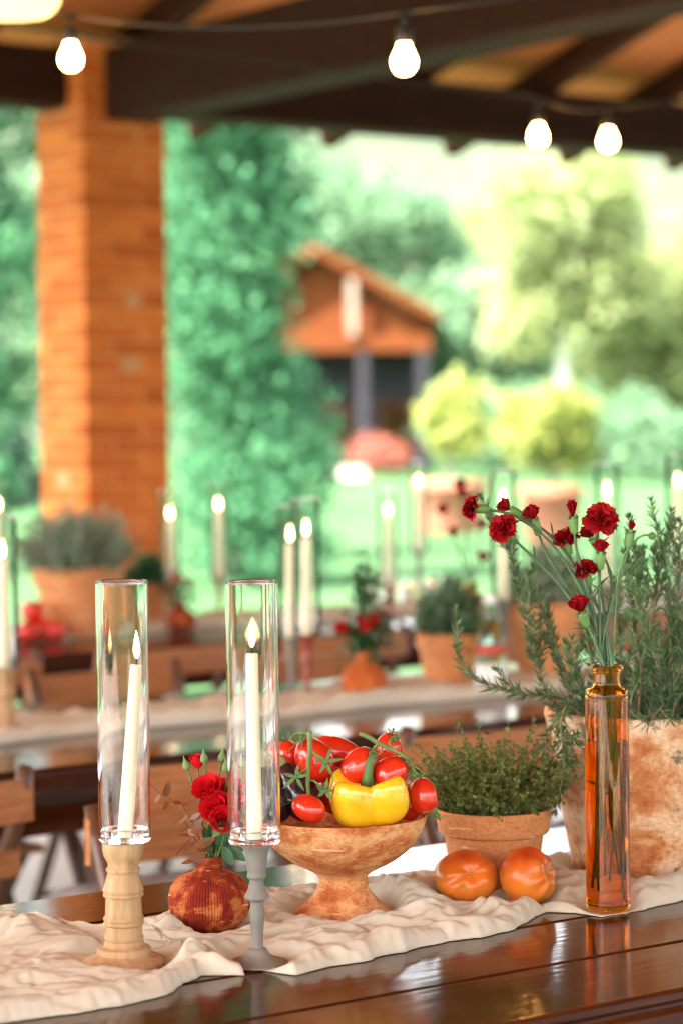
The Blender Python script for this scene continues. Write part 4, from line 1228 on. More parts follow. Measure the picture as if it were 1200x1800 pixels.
# tomato vines
def vine(lab, paths, stars):
    o0 = w3(*paths[0][0][0])
    t = thing('tomato_vine', lab, 'vine stem', o0)
    for pts, r in paths:
        P = smooth_path([w3(*q) for q in pts], 6)
        G().tube(P, [r * (1 - .35 * i / len(P)) for i in range(len(P))], 8).obj('stem', 'vine', t, off=o0)
    for (px, py, dd, ax, L) in stars:
        g = G(); calyx_star(g, w3(px, py, dd), Vector(ax), L * k3, 7.5 * k3, 5); g.add(*sph(w3(px, py, dd), 5 * k3)); g.obj('calyx', 'calyx', t, off=o0)
def sph(c, r, seg=10):
    q = G(); q.lathe([(math.cos(-math.pi / 2 + math.pi * i / 6) * r if 0 < i < 6 else 0, math.sin(-math.pi / 2 + math.pi * i / 6) * r) for i in range(7)], seg, c)
    return q.v[0], q.f
vine('green tomato vine standing up in front of the big plum tomato', [([(544, 1286, -.055), (545, 1315, -.055), (542, 1345, -.06), (541, 1375, -.065), (543, 1402, -.075)], .0034), ([(546, 1318, -.055), (558, 1328, -.06), (571, 1336, -.068)], .0022),
      ([(541, 1372, -.062), (552, 1373, -.068), (568, 1385, -.075), (571, 1388, -.078)], .0014), ([(541, 1350, -.06), (528, 1358, -.066), (521, 1364, -.07)], .0016), ([(541, 1290, -.04), (525, 1288, -.03), (511, 1296, -.03), (515, 1306, -.03), (526, 1304, -.03)], .0013), ([(574, 1342, -.07), (584, 1360, -.075), (585, 1376, -.08), (578, 1386, -.08)], .0010)],
     [(573, 1340, -.07, (-.1, -1, .25), 24), (520, 1366, -.072, (-.1, -1, .2), 24), (571, 1390, -.08, (0, -1, .1), 20), (530, 1296, -.02, (-.4, -.3, 1), 18)])
vine('fuzzy green tomato vine curling over to the upright tomato', [([(631, 1289, -.05), (648, 1296, -.05), (664, 1306, -.05), (690, 1318, -.055), (705, 1326, -.058), (718, 1336, -.055), (722, 1348, -.05)], .0032), ([(664, 1306, -.05), (655, 1318, -.055), (650, 1325, -.06), (658, 1330, -.062)], .0018),
      ([(690, 1318, -.055), (684, 1305, -.05), (692, 1294, -.045), (698, 1302, -.045)], .0014), ([(718, 1336, -.055), (728, 1355, -.05), (736, 1364, -.045)], .0018), ([(672, 1310, -.05), (668, 1324, -.055), (660, 1326, -.058)], .0012), ([(722, 1345, -.05), (736, 1352, -.05), (744, 1362, -.045), (730, 1368, -.045)], .0010)],
     [(655, 1322, -.058, (.5, -.3, .8), 15), (694, 1300, -.045, (0, -.3, 1), 15), (727, 1362, -.048, (.2, -.6, .6), 16), (717, 1338, -.052, (.5, -.4, .6), 16)])
vine('thin dark vine tip hanging over the bowl rim beside the thyme pot', [([(742, 1428, -.04), (762, 1427, -.05), (770, 1436, -.055), (782, 1434, -.055)], .0014), ([(762, 1427, -.05), (766, 1421, -.05), (758, 1424, -.05)], .0011)], [(766, 1432, -.052, (.6, -.6, .2), 12)])

# ================================================================== ORANGE TOMATOES
def heir(lab, p, W, H, axis, seed, sq):
    c = Vector((p.x, p.y, TC + H * .475))
    t = thing('beefsteak_tomato', lab, 'tomato', c, group='orange tomatoes on the runner')
    x, y, z = basis(axis)
    M3 = np.array([[x.x, y.x, z.x], [x.y, y.y, z.y], [x.z, y.z, z.z]])
    g = G(); P = []
    for i in range(44):
        a = math.pi * i / 43; row = []
        for j in range(73):
            th = 2 * math.pi * j / 72
            lob = .5 + .5 * math.cos(7 * th + seed + .9 * math.sin(2 * th)); l2 = .5 + .5 * math.cos(5 * th + seed * 2)
            near = math.exp(-((a - .5) / .62) ** 2)
            rr = math.sin(a) ** .86 * (1 - near * .12 * (1 - lob) - .03 * (1 - l2) * math.sin(a))
            zz = math.cos(a) * (.86 if a < 1.57 else .9) - .17 * math.exp(-(a / .26) ** 2) - near * .03 * (1 - lob)
            row.append((rr * math.cos(th) * W / 2, rr * math.sin(th) * W / 2, zz * H / 2))
        P.append(row)
    V = np.array(P) @ M3.T
    V[..., 2] *= sq
    g.grid(V[::-1]); o = g.obj('fruit', 'heirloom', t)
    zb = V[..., 2].min()
    t.location.z = TC - zb - .0005
    g = G(); g.add(*sph(Vector((z.x, z.y, z.z * sq)) * (H * .335), W * .028)); g.obj('stem_scar', 'aubcalyx', t)
kt = depth_of(P_TOM1) / F
heir('orange beefsteak tomato with its ribbed star facing out, before the thyme pot', P_TOM1, 116 * kt, 104 * kt, (.20, -.86, .42), .3, .84)
heir('orange beefsteak tomato with deep ribs turned towards the amber bottle', P_TOM2, 110 * kt, 106 * kt, (.80, -.45, .30), 1.4, .95)

# ================================================================== THYME POT
dp = depth_of(P_TPOT); s = 1 / (4 * F / dp)
PB = Vector((P_TPOT.x, P_TPOT.y, TC))
pot = thing('terracotta_pot', 'plain rimmed terracotta pot planted with thyme', 'plant pot', PB)
rows = [(1320, 0), (1320, 285), (1312, 292), (1200, 312), (1000, 340), (945, 346), (940, 352), (932, 378), (922, 386), (900, 390), (800, 406), (772, 410), (762, 408), (758, 400), (760, 388), (780, 380), (900, 365), (905, 0)]
g = G(); g.lathe([(r * s, (1320 - y) * s) for y, r in rows], 64, wob=lambda t, z: .003 * math.sin(2 * t + 2)); g.obj('pot', 'pot', pot, 'auto')
g = G()
Pg = np.zeros((14, 33, 3))
for i in range(14):
    for j in range(33):
        r = 374 * s * i / 13; th = 2 * math.pi * j / 32
        Pg[i, j] = (r * math.cos(th), r * math.sin(th), (1320 - 840) * s + .006 * mn.noise(Vector((r * 90 * math.cos(th), r * 90 * math.sin(th), 0))) + .008 * (1 - i / 13))
g.grid(Pg); g.obj('soil', 'soil', pot)
SOIL = PB + Vector((0, 0, (1320 - 830) * s))
th_ = thing('thyme_plant', 'bushy trailing thyme with tiny leaves in the rimmed pot', 'herb plant', SOIL)
gs, gl = G(), G()
kk = dp / F
LEAF = np.array([(0, 0, 0), (.5, .34, .08), (1, 0, 0), (.5, -.34, .08)])
def tiny_leaf(gl, p, d, L):
    d = Vector(d).normalized(); x, y, z = basis(d)
    a = random.uniform(0, 6.28); n_ = x * math.cos(a) + y * math.sin(a); s_ = d.cross(n_)
    V = [p + d * (v[0] * L) + s_ * (v[1] * L) + n_ * (v[2] * L) for v in LEAF]
    gl.add([tuple(v) for v in V], [(0, 1, 2, 3)])
for k in range(560):
    az = random.uniform(0, 2 * math.pi)
    rb = random.uniform(0, .78) * 370 * s
    p0 = SOIL + Vector((rb * math.cos(az), rb * math.sin(az), 0))
    out = Vector((math.cos(az), math.sin(az), 0))
    if random.random() < .45:
        out = (out + Vector((-1.0, -.1, 0)) * random.uniform(0, .9))
    el = random.uniform(.42, 1.35)
    L = random.uniform(55, 150) * kk * (1.25 if random.random() < .2 else 1)
    d = (out * math.cos(el) + Vector((0, 0, math.sin(el)))).normalized()
    bend = Vector((random.uniform(-.5, .5), random.uniform(-.5, .5), random.uniform(-.5, .35)))
    if random.random() < .05: bend += Vector((0, -.4, -1.1))
    pts = [p0]
    n_ = 9
    for i in range(n_):
        d = (d + bend * .12 + rvec() * .16).normalized()
        pts.append(pts[-1] + d * (L / n_))
    if any(q.z < SOIL.z + .020 and math.hypot(q.x - PB.x, q.y - PB.y) > 372 * s for q in pts) and random.random() > .03: continue
    pts = smooth_path(pts, 2)
    gs.tube(pts, [.00075 * (1 - .6 * i / len(pts)) for i in range(len(pts))], 4, cap=False)
    for i in range(4, len(pts)):
        if random.random() < .25: continue
        dd = (pts[i] - pts[i - 1]).normalized()
        for m in range(random.choice((2, 2, 3, 4))):
            tiny_leaf(gl, pts[i] + rvec() * .0006, (rvec() + dd * .6), random.uniform(.0042, .0078))
    for m in range(5): tiny_leaf(gl, pts[-1], rvec() + d, random.uniform(.003, .005))
o = gs.obj('stems', 'thyme_stem', th_, off=SOIL); o['kind'] = 'stuff'
o = gl.obj('leaves', 'thyme', th_, off=SOIL, smooth=False); o['kind'] = 'stuff'

# ================================================================== AMBER BOTTLE AND CARNATIONS
dbt = depth_of(P_BOT); kb = dbt / F
BO = Vector((P_BOT.x, P_BOT.y, TC))
Rb = 38.5 * kb; HB = 394 * kb
bt = thing('amber_bottle', 'tall amber glass bottle holding dark red carnations', 'bottle', BO)
wl = .0024
outer = [(0, .004), (.012, .003), (Rb * .80, 0), (Rb * .93, .0015), (Rb, .007), (Rb, .010), (Rb, HB * .5), (Rb, HB - .013), (Rb, HB - .010), (Rb * .97, HB - .004), (Rb * .88, HB), (Rb * .70, HB + .0012), (Rb * .66, HB + .003), (Rb * .645, HB + .006), (Rb * .645, HB + .008), (Rb * .645, HB + .018), (Rb * .645, HB + .020), (Rb * .68, HB + .0225), (Rb * .76, HB + .0245), (Rb * .77, HB + .0265), (Rb * .73, HB + .0285)]
inner = [(Rb * .60, HB + .0280), (Rb * .54, HB + .025), (Rb * .54, HB + .022), (Rb * .54, HB + .008), (Rb * .54, HB + .005), (Rb * .62, HB - .0015), (Rb * .85, HB - .004), (Rb - wl, HB - .013), (Rb - wl, HB - .016), (Rb - wl, HB * .5), (Rb - wl, .017), (Rb - wl, .014), (Rb * .82, .0085), (0, .0095)]
g = G(); g.lathe(outer + inner, 64); g.obj('glass', 'amber', bt)
WZ = (1603 - 1302) * kb
g = G(); g.lathe([(0, .0100), (Rb * .82, .0090), (Rb - wl + .0003, .0145), (Rb - wl + .0003, .017), (Rb - wl + .0003, WZ * .5), (Rb - wl + .0003, WZ - .003), (Rb - wl + .0003, WZ), (Rb - wl - .002, WZ - .0008), (0, WZ - .001)], 64); g.obj('water', 'water', bt, 'auto')
NK = BO + Vector((0, 0, HB + .026))
def w4(px, py, dd=0):
    return atd(px, py, dbt + dd)
def carn_bloom(c, axis, size, kind):
    g = G()
    x, y, z = basis(axis)
    n = {'open': 34, 'half': 20, 'bud': 9}[kind]
    mx = {'open': 1.5, 'half': .85, 'bud': .28}[kind]
    Rr = size / 2
    for k in range(n):
        f = ((k + .5) / n) ** .7
        tilt = mx * f
        az = k * 2.39996 + random.uniform(-.2, .2)
        o = x * math.cos(az) + y * math.sin(az)
        d = (z * math.cos(tilt) + o * math.sin(tilt)).normalized()
        nn = (z * math.sin(tilt) - o * math.cos(tilt))
        sd_ = d.cross(nn)
        L = Rr * random.uniform(.9, 1.15) * (1.0 if kind == 'open' else 1.25)
        W = Rr * random.uniform(.75, 1.05) * (1 if kind != 'bud' else .8)
        nu, nv = 5, 7
        P = np.zeros((nu, nv, 3))
        ph = random.uniform(0, 6)
        for i in range(nu):
            t = i / (nu - 1)
            ww = W * (.15 + .85 * t ** .9)
            for j in range(nv):
                u = -1 + 2 * j / (nv - 1)
                jag = (.10 * (j % 2) + .05 * random.random()) * L if i == nu - 1 else 0
                ruf = .13 * L * t * t * math.sin(u * 5 + ph) + .05 * L * t * math.sin(u * 11 + ph * 2)
                back = -.22 * L * t * t if kind == 'open' else (.12 * L * t * t)
                q = c - z * Rr * (.35 if kind == 'open' else .6) + d * (L * t * (1 - .18 * u * u) - jag) + sd_ * (u * ww * .62) + nn * (ruf + back + .10 * L * (1 - u * u) * t)
                P[i, j] = q
        g.grid(P)
    return g
CARN = [
 (826, 893, 'open', 40, (-.95, -.1, .10), 'carnation turned fully sideways at the tip of the longest stem', -.01),
 (881, 926, 'open', 50, (-.62, -.45, .62), 'wide open carnation tilted over the leaning rosemary branch', -.03),
 (886, 890, 'half', 26, (-.8, .1, .45), 'small half open carnation behind the tilted wide one', .02),
 (934, 902, 'half', 27, (-.30, -.15, .92), 'half open carnation with pale thick calyx', .0),
 (1005, 895, 'bud', 32, (-.10, -.2, .97), 'plump closed carnation bud standing upright', -.02),
 (1056, 908, 'open', 56, (.05, -.75, .66), 'largest fully open carnation facing out', -.02),
 (992, 943, 'open', 44, (-.25, -.15, .95), 'flat topped carnation seen from the side', .01),
 (1034, 935, 'half', 28, (-.45, .1, .75), 'carnation half hidden behind the largest bloom', .03),
 (1056, 961, 'half', 24, (.05, -.1, 1), 'small half open carnation below the largest bloom', -.005),
 (1027, 998, 'open', 42, (-.25, -.25, .93), 'flat topped carnation crossed by a green stem', .0),
 (1018, 1063, 'half', 32, (-.30, -.35, .85), 'lowest carnation, barely open, just above the bottle', -.03),
 (1109, 926, 'bud', 19, (.18, 0, 1), 'mostly green carnation bud with only a red tip', .0)]
for i, (px, py, kind, sz, ax, lab, dd) in enumerate(CARN):
    c = w4(px, py, dd); ax = Vector(ax).normalized()
    size = sz * kb * 1.12
    t = thing('carnation', 'dark red ' + lab if 'red' not in lab else lab, 'carnation', NK, group='carnations in the amber bottle')
    x, y, z = basis(ax)
    M3 = np.array([[x.x, y.x, z.x], [x.y, y.y, z.y], [x.z, y.z, z.z]])
    cl = 29 * kb; cw = 8.6 * kb
    if kind != 'open': size *= 1.3
    carn_bloom(c, ax, size, kind).obj('bloom', 'carn', t, off=NK)
    drop = size * (.12 if kind == 'open' else .34)
    cb = c - ax * (drop + cl)
    g = G(); g.lathe([(cw * .35, 0), (cw * .62, cl * .05), (cw * .85, cl * .22), (cw * .95, cl * .55), (cw * 1.0, cl * .85), (cw * 1.02, cl * 1.0), (cw * .8, cl * .97), (0, cl * .85)], 14)
    g.v[0] = g.v[0] @ M3.T + np.array(cb)
    for k in range(5):
        a = k * 1.2566; o = x * math.cos(a) + y * math.sin(a)
        leaf_blade(g, cb + z * cl * .96 + o * cw * .95, z + o * .12, o, cl * .2, cw * 1.0, .0, .1, 5)
        if k < 4: leaf_blade(g, cb + o * cw * .55, z + o * .35, o, cl * .26, cw * .8, .0, .1, 5)
    g.obj('calyx', 'carncalyx', t, off=NK)
    a = random.uniform(0, 6.28); q = random.uniform(.1, .42) * Rb
    nk = NK + Vector((q * math.cos(a), q * math.sin(a), 0))
    a2 = random.uniform(0, 6.28)
    bo = BO + Vector((Rb * .62 * math.cos(a2), Rb * .5 * math.sin(a2), random.uniform(.012, .05)))
    up = bez(cb + ax * .002, cb - ax * (cb - nk).length * .35, nk + (cb - nk) * .22 + Vector((0, 0, .05)), nk, 14)
    lowm = nk.lerp(bo, .5) + Vector((random.uniform(-.006, .006), random.uniform(-.006, .006), 0))
    low = smooth_path([nk, lowm, bo], 6)[1:]
    path = up + low
    rad = [(.0017 if j < 15 else .0014) + .0010 * (1 if j % 5 == 3 else 0) for j in range(len(path))]
    g = G(); g.tube(path, rad, 7); g.obj('stem', 'carnstem', t, off=NK)
    for j in (3, 8):
        if j < 14 and random.random() < .75:
            p = up[j]; sgn = random.choice((-1, 1))
            d = (up[j - 1] - up[j]).normalized() * .9 + Vector((sgn * .6, random.uniform(-.4, .4), .1))
            g = G(); leaf_blade(g, p, d, Vector((0, -.5, .8)), random.uniform(.016, .032), .0032, .45, .12, 7); g.obj('leaf', 'carnstem', t, off=NK)
    if i % 2 == 0:
        p = low[6]; g = G(); leaf_blade(g, p, Vector((random.uniform(-1, 1), random.uniform(-.5, .5), .5)), Vector((0, -1, .2)), .026, .0045, .35, .1, 7); g.obj('leaf', 'carnstem', t, off=NK)
# feathery cosmos stem with small bud
t = thing('feathery_sprig', 'feathery leaved sprig with a tiny curled bud beside the carnations', 'flower sprig', NK)
G().tube(smooth_path([w4(1139, 940), w4(1125, 943), w4(1108, 958), w4(1092, 985), w4(1085, 1020), w4(1080, 1090), NK + Vector((.008, 0, 0)), NK + Vector((.004, 0, -.12))], 6), .0014, 6).obj('stem', 'carncalyx', t, off=NK)
g = G(); g.add(*sph(w4(1145, 942), 7 * kb)); calyx_star(g, w4(1143, 943), Vector((.8, -.2, .3)), 13 * kb, 2.5 * kb, 7); g.obj('bud', 'calyx', t, off=NK)
def feather(px, py, ex, ey, dd):
    a_, b_ = w4(px, py, dd), w4(ex, ey, dd - .01)
    g = G(); L = (b_ - a_).length; d = (b_ - a_).normalized()
    x, y, z = basis(d)
    P = smooth_path([a_, a_.lerp(b_, .5) + Vector((0, 0, .005)), b_], 5); g.tube(P, .0005, 4)
    for i in range(2, len(P)):
        for sg in (-1, 1):
            sd_ = (Vector((-d.z, 0, d.x)) * sg + d * .9 + rvec() * .3).normalized()
            l1 = L * .38 * (1 - .5 * i / len(P)); q = P[i] + sd_ * l1
            g.tube([P[i], P[i] + sd_ * l1 * .5 + d * l1 * .1, q + d * l1 * .3], .00035, 3, cap=False)
            for m in (.45, .75):
                pm = P[i] + sd_ * l1 * m; e_ = (sd_ + d * 1.2 + rvec() * .4).normalized()
                g.tube([pm, pm + e_ * l1 * .4], .0003, 3, cap=False)
    g.obj('feathery_leaf', 'feather', t, off=NK)
for q in [(1085, 1010, 1130, 995, 0), (1084, 1040, 1128, 1040, .01), (1082, 1075, 1120, 1085, -.01), (1078, 1120, 1110, 1130, -.01), (1060, 1140, 1030, 1120, .0), (1072, 1150, 1095, 1130, -.015), (1070, 1160, 1105, 1158, 0), (1060, 1165, 1022, 1160, .01)]:
    feather(*q)

# ================================================================== BIG POT WITH ROSEMARY
dr = depth_of(P_BIG); kr = dr / F
BG = Vector((P_BIG.x, P_BIG.y, TC))
r0, r1, hb_ = 143 * kr, 192 * kr, 283 * kr
bp = thing('weathered_pot', 'large weathered mottled terracotta pot full of rosemary behind the amber bottle', 'plant pot', BG)
pr = [(0, 0), (r0 * .96, 0), (r0, .004)] + [(r0 + (r1 - r0) * t, hb_ * t) for t in (.15, .3, .45, .6, .75, .9)] + [(r1 * 1.0, hb_ - .006), (r1 * .995, hb_), (r1 * .96, hb_ + .002), (r1 * .92, hb_ - .001), (r1 * .90, hb_ - .02), (r1 * .88, hb_ - .035), (0, hb_ - .035)]
g = G(); g.lathe(pr, 80, wob=lambda t, z: .010 * math.sin(2 * t + .7) + .006 * math.sin(5 * t + z * 9) + .004 * mn.noise(Vector((math.cos(t) * 4, math.sin(t) * 4, z * 40)))); g.obj('pot', 'oldpot', bp)
g = G(); g.lathe([(0, hb_ - .030), (r1 * .9, hb_ - .032)], 32); g.obj('soil', 'soil', bp)
RS = BG + Vector((0, 0, hb_ - .03))
rp = thing('rosemary_plant', 'bushy rosemary with arching and trailing branches in the weathered pot', 'herb plant', RS)
def w5(px, py, dd=0):
    return atd(px, py, dr + dd)
def needles(g, p, d, n, L, up=.9):
    x, y, z = basis(d)
    for m in range(n):
        a = random.uniform(0, 6.28)
        o = x * math.cos(a) + y * math.sin(a)
        dd = (o * random.uniform(.55, 1.0) + z * random.uniform(.25, up) + Vector((0, 0, .15))).normalized()
        l = L * random.uniform(.7, 1.2); w_ = .0011 * random.uniform(.9, 1.25)
        s_ = dd.cross(rvec()).normalized(); nn = dd.cross(s_)
        b = z * l * .12
        V = [p + s_ * w_ * .6, p - s_ * w_ * .6, p + dd * l * .5 + b * .4 - s_ * w_, p + dd * l * .5 + b * .4 + s_ * w_, p + dd * l + b, p + dd * l * .5 + b * .4 + nn * w_ * .8]
        g.add([tuple(v) for v in V], [(0, 1, 5), (1, 2, 5), (0, 5, 3), (3, 5, 4), (5, 2, 4)])
def branch(path, r=.0022, L=.019, dens=1.0, bare=.12):
    path = smooth_path(path, 8)
    tot = sum((path[i + 1] - path[i]).length for i in range(len(path) - 1))
    n = len(path)
    o = G().tube(path, [r * (1 - .6 * i / n) for i in range(n)], 6).obj('branch', 'rosemary_stem', rp, off=RS)
    g = G()
    step = .0031 / dens
    acc = 0
    for i in range(n - 1):
        seg = (path[i + 1] - path[i]); l = seg.length; d = seg.normalized()
        q = 0
        while acc < l:
            f = (i + acc / l) / n
            if f > bare:
                sc = 1 - .45 * max(0, (f - .75) / .25)
                needles(g, path[i] + d * acc, d, 2 if random.random() < .6 else 3, L * sc, 1.0 + .6 * f)
            acc += step * random.uniform(.7, 1.3)
        acc -= l
    needles(g, path[-1], (path[-1] - path[-2]).normalized(), 8, L * .6, 2.5)
    q = g.obj('needles', 'rosemary', o, off=RS, smooth=False)
def side_shoots(path, n, L0, L1):
    P = smooth_path(path, 6)
    for m in range(n):
        i = random.randint(int(len(P) * .2), len(P) - 2)
        d = (P[i + 1] - P[i]).normalized()
        e = (d * .8 + rvec() * .7 + Vector((0, 0, .35))).normalized()
        L = random.uniform(L0, L1)
        branch([P[i], P[i] + e * L * .5, P[i] + e * L * .9 + Vector((0, 0, L * .2))], .0013, .016, 1.0, .05)
hero = [
 ([(1010, 1280, -.02), (965, 1230, -.03), (940, 1150, -.03), (918, 1060, -.03), (900, 985, -.02), (889, 925, -.02)], 9),
 ([(1020, 1275, -.05), (985, 1225, -.07), (930, 1222, -.08), (870, 1210, -.09), (832, 1192, -.09), (810, 1165, -.09), (802, 1138, -.09)], 2),
 ([(1030, 1275, -.08), (1000, 1240, -.12), (985, 1270, -.15), (990, 1330, -.16), (985, 1380, -.16), (975, 1425, -.16)], 4),
 ([(1020, 1275, -.05), (990, 1250, -.1), (965, 1290, -.13), (958, 1340, -.14), (975, 1390, -.14)], 2),
 ([(1030, 1270, -.03), (990, 1180, -.03), (965, 1100, -.02), (950, 1040, -.02)], 4),
 ([(1045, 1270, -.05), (1025, 1220, -.09), (1010, 1195, -.1), (1005, 1170, -.1)], 3),
 ([(1060, 1270, 0), (1040, 1160, .02), (1020, 1080, .03), (1010, 1010, .03)], 3),
 ([(1110, 1270, -.05), (1130, 1160, -.06), (1150, 1060, -.06), (1160, 1000, -.06), (1172, 950, -.06)], 8),
 ([(1140, 1270, -.05), (1170, 1170, -.07), (1190, 1080, -.07), (1195, 1000, -.07)], 7),
 ([(1120, 1270, -.06), (1125, 1180, -.1), (1115, 1100, -.1), (1122, 1030, -.1), (1118, 980, -.1)], 6),
 ([(1150, 1275, -.08), (1160, 1200, -.14), (1145, 1140, -.15), (1130, 1090, -.15)], 5),
 ([(1160, 1275, -.10), (1165, 1240, -.16), (1140, 1268, -.18), (1120, 1262, -.18), (1105, 1248, -.18)], 4),
 ([(1100, 1270, 0), (1090, 1150, .03), (1085, 1060, .05), (1095, 1000, .05)], 4),
 ([(1180, 1270, -.05), (1200, 1180, -.1), (1205, 1110, -.1), (1185, 1060, -.1)], 4),
]
for path, ns in hero:
    pp = [w5(*q) for q in path]
    branch(pp); side_shoots(pp, ns, .035, .085)
for k in range(84):
    a = random.uniform(0, 6.28); q = random.uniform(.1, .85) * r1
    p0 = RS + Vector((q * math.cos(a), q * math.sin(a), 0))
    L = random.uniform(.06, .18)
    o = Vector((math.cos(a), math.sin(a), 0)) * random.uniform(.05, .45) + Vector((random.uniform(.05, .45), 0, 1))
    if p0.x < RS.x - .02: L *= .55
    e = p0 + o.normalized() * L
    branch([p0, p0.lerp(e, .5) + rvec() * .012, e + rvec() * .015], .002, .019, .85, .03)

# ================================================================== THINGS ON THE TWO FAR TABLES
def lathe_thing(name, prof, mat, loc, label, cat, group=None, seg=32):
    g = G(); g.lathe(prof, seg)
    return tag(g.obj(name, mat, None, 'auto', loc=loc), label, cat, group)
thick = [(0, 0), (.046, 0), (.047, .006), (.036, .016), (.031, .018), (.031, .025), (.023, .028), (.022, .040), (.024, .046), (.021, .052), (.021, .085), (.024, .090), (.020, .105), (.018, .115), (.020, .120), (.018, .124), (.023, .138), (.024, .148), (0, .148)]
slim = [(0, 0), (.034, 0), (.034, .004), (.018, .010), (.009, .018), (.007, .04), (.009, .065), (.007, .08), (.013, .085), (.008, .10), (.012, .125), (.018, .14), (.018, .143), (0, .143)]
def far_candle(px, flame_py, d, mat, who, twin=False):
    """candle on the far tables; its column and the flame height are read from the picture, its distance from its table"""
    hold = slim if mat != 'beechwood' else thick
    hh_ = hold[-1][1]
    b = at_ab(px, d)
    base = Vector((b.x, b.y, T + .004))
    dd = depth_of(base)
    # z of flame
    zf = atd(px, flame_py, dd).z
    sc = .145 / hh_ * random.uniform(.95, 1.05)
    ztop = zf - .014
    clen = .205
    hgt = max(.06, ztop - clen - base.z - .005)
    pr = [(r, z * hgt / hh_) for r, z in hold]
    lathe_thing('candlestick', pr, mat, base, {'beechwood': 'thick pale wooden', 'redturned': 'slender dark red', 'greypaint': 'slender grey'}[mat] + ' candlestick ' + who, 'candlestick', seg=20)
    gb = base + Vector((0, 0, hgt + .0005))
    glass_tube(gb, .0305, .30, 'clear glass candle tube ' + who, real=False)
    candle(gb + Vector((.0, 0, .0)), Vector((gb.x, gb.y, ztop)), .0135, .0105, 'ivory candle ' + who, flame_h=.036, seg=12)
B2, B3 = T2C + .02, T3C
far_candle(8, 975, B2 - .05, 'beechwood', 'standing alone at the empty end of the green bottle table')
far_candle(541, 936, B2 + .02, 'redturned', 'beside the small bud vase of the green bottle table')
far_candle(513, 946, B2 + .17, 'greypaint', 'one of the close pair behind the bud vase')
far_candle(886, 885, B2 + .02, 'greypaint', 'behind the leaning rosemary branch')
far_candle(1068, 868, B2 + .05, 'greypaint', 'straight behind the largest carnation')
far_candle(1192, 852, B2 + .05, 'greypaint', 'behind the upright rosemary tips')
far_candle(2, 893, B3 + .05, 'greypaint', 'beside the heap of tomatoes on the pillar table')
far_candle(303, 908, B3 + .00, 'beechwood', 'at the foot of the brick pillar')
far_candle(388, 892, B3 + .1, 'redturned', 'beside the small red vase on the pillar table')
far_candle(684, 902, B3 - .1, 'redturned', 'by the drinking glasses on the pillar table')
far_candle(738, 852, B3 + .15, 'greypaint', 'between the drinking glasses and yellow bottle')

def far_runner(label, bc, a0, a1, seed):
    fb = lambda a: bc - .10 + .05 * mn.noise(Vector((a * 2.2, seed, 0)))
    bb = lambda a: bc + .13 + .04 * mn.noise(Vector((a * 2.5, seed, 5)))
    runner(label, a0, a1, fb, bb, .026, [], 300, 44, seed)
far_runner('cream gauze runner along the green bottle table', T2C, .9, 5.6, 31.)
far_runner('cream gauze runner along the pillar table', T3C, 1.8, 7.6, 57.)

def clay_pot(label, loc, r, h, mat='pot', group=None):
    t = thing('terracotta_pot', label, 'plant pot', loc, group=group)
    g = G(); g.lathe([(0, 0), (r * .74, 0), (r * .9, h * .72), (r * .9, h * .74), (r, h * .75), (r, h * .98), (r * .97, h), (r * .9, h), (r * .88, h * .88), (0, h * .88)], 32); g.obj('pot', mat, t, 'auto')
    g = G(); g.lathe([(0, h * .885), (r * .88, h * .885)], 20); g.obj('soil', 'soil', t)
    return t
def herb(label, loc, w_, h_, n, leaf, mat, stemmat='rosemary_stem', group=None):
    t = thing('herb_plant', label, 'herb plant', loc, group=group)
    g = G(); pts = []
    for k in range(130):
        a = random.uniform(0, 6.28); el = random.uniform(.3, 1.5)
        d = Vector((math.cos(a) * math.cos(el) * w_, math.sin(a) * math.cos(el) * w_, math.sin(el) * h_)) * random.uniform(.65, 1.05)
        p = Vector(loc); q = p + d
        p0 = p + Vector((d.x * .35, d.y * .35, 0))
        m = p0.lerp(q, .5) + Vector((0, 0, h_ * .06))
        g.tube([p0, m, q], [.0016, .0012, .0006], 4, cap=False)
        for i in range(max(6, n // 130)):
            f = random.uniform(.2, 1)
            c = p0.lerp(m, f * 2) if f < .5 else m.lerp(q, f * 2 - 1)
            pts.append(tuple(c + rvec() * random.uniform(.004, .026) * max(1, w_ / .11)))
    o = g.obj('stems', stemmat, t, off=loc); o['kind'] = 'stuff'
    o = leaf_cloud(np.array(pts), leaf, mat, 'leaves', t, loc); o['kind'] = 'stuff'
    return t
ZT = T + .006
def onT(px, b, z=ZT):
    p = at_ab(px, b); return Vector((p.x, p.y, z))
# table 2
p = onT(640, B2 - .02)
lathe_thing('clay_bud_vase', [(r * 1.12, z * 1.12) for r, z in dense([(0, 0), (.03, 0), (.044, .018), (.047, .036), (.040, .058), (.024, .074), (.016, .09), (.018, .096), (.010, .096), (.010, .06), (0, .05)], 3)], 'redclay', p, 'small bottle shaped clay vase with red flowers on the green bottle table', 'vase')
def posy(label, p, spread, flowers, green, seed=0):
    t = thing('flower_posy', label, 'flowers', p)
    for (dx, dz, r) in flowers:
        g = rose_bloom(p + Vector((dx, random.uniform(-.02, .02), dz)), Vector((random.uniform(-.3, .3), -.5, .8)), r * 2, .8); g.obj('bloom', 'rose', t, off=p)
    g = G()
    for (dx, dz, r) in flowers: g.tube([p + Vector((0, 0, -.04)), p + Vector((dx * .5, 0, dz * .6)), p + Vector((dx, 0, dz))], .0015, 5)
    g.obj('stems', 'calyx', t, off=p)
    pts = []
    for (dx, dz, sx, sz, n) in green:
        q = rng.normal(size=(n, 3)) * np.array((sx, .02, sz)) + np.array(p) + np.array((dx, 0, dz)); pts.append(q)
    o = leaf_cloud(np.concatenate(pts), .010, 'roseleaf', 'leaves', t, p); o['kind'] = 'stuff'
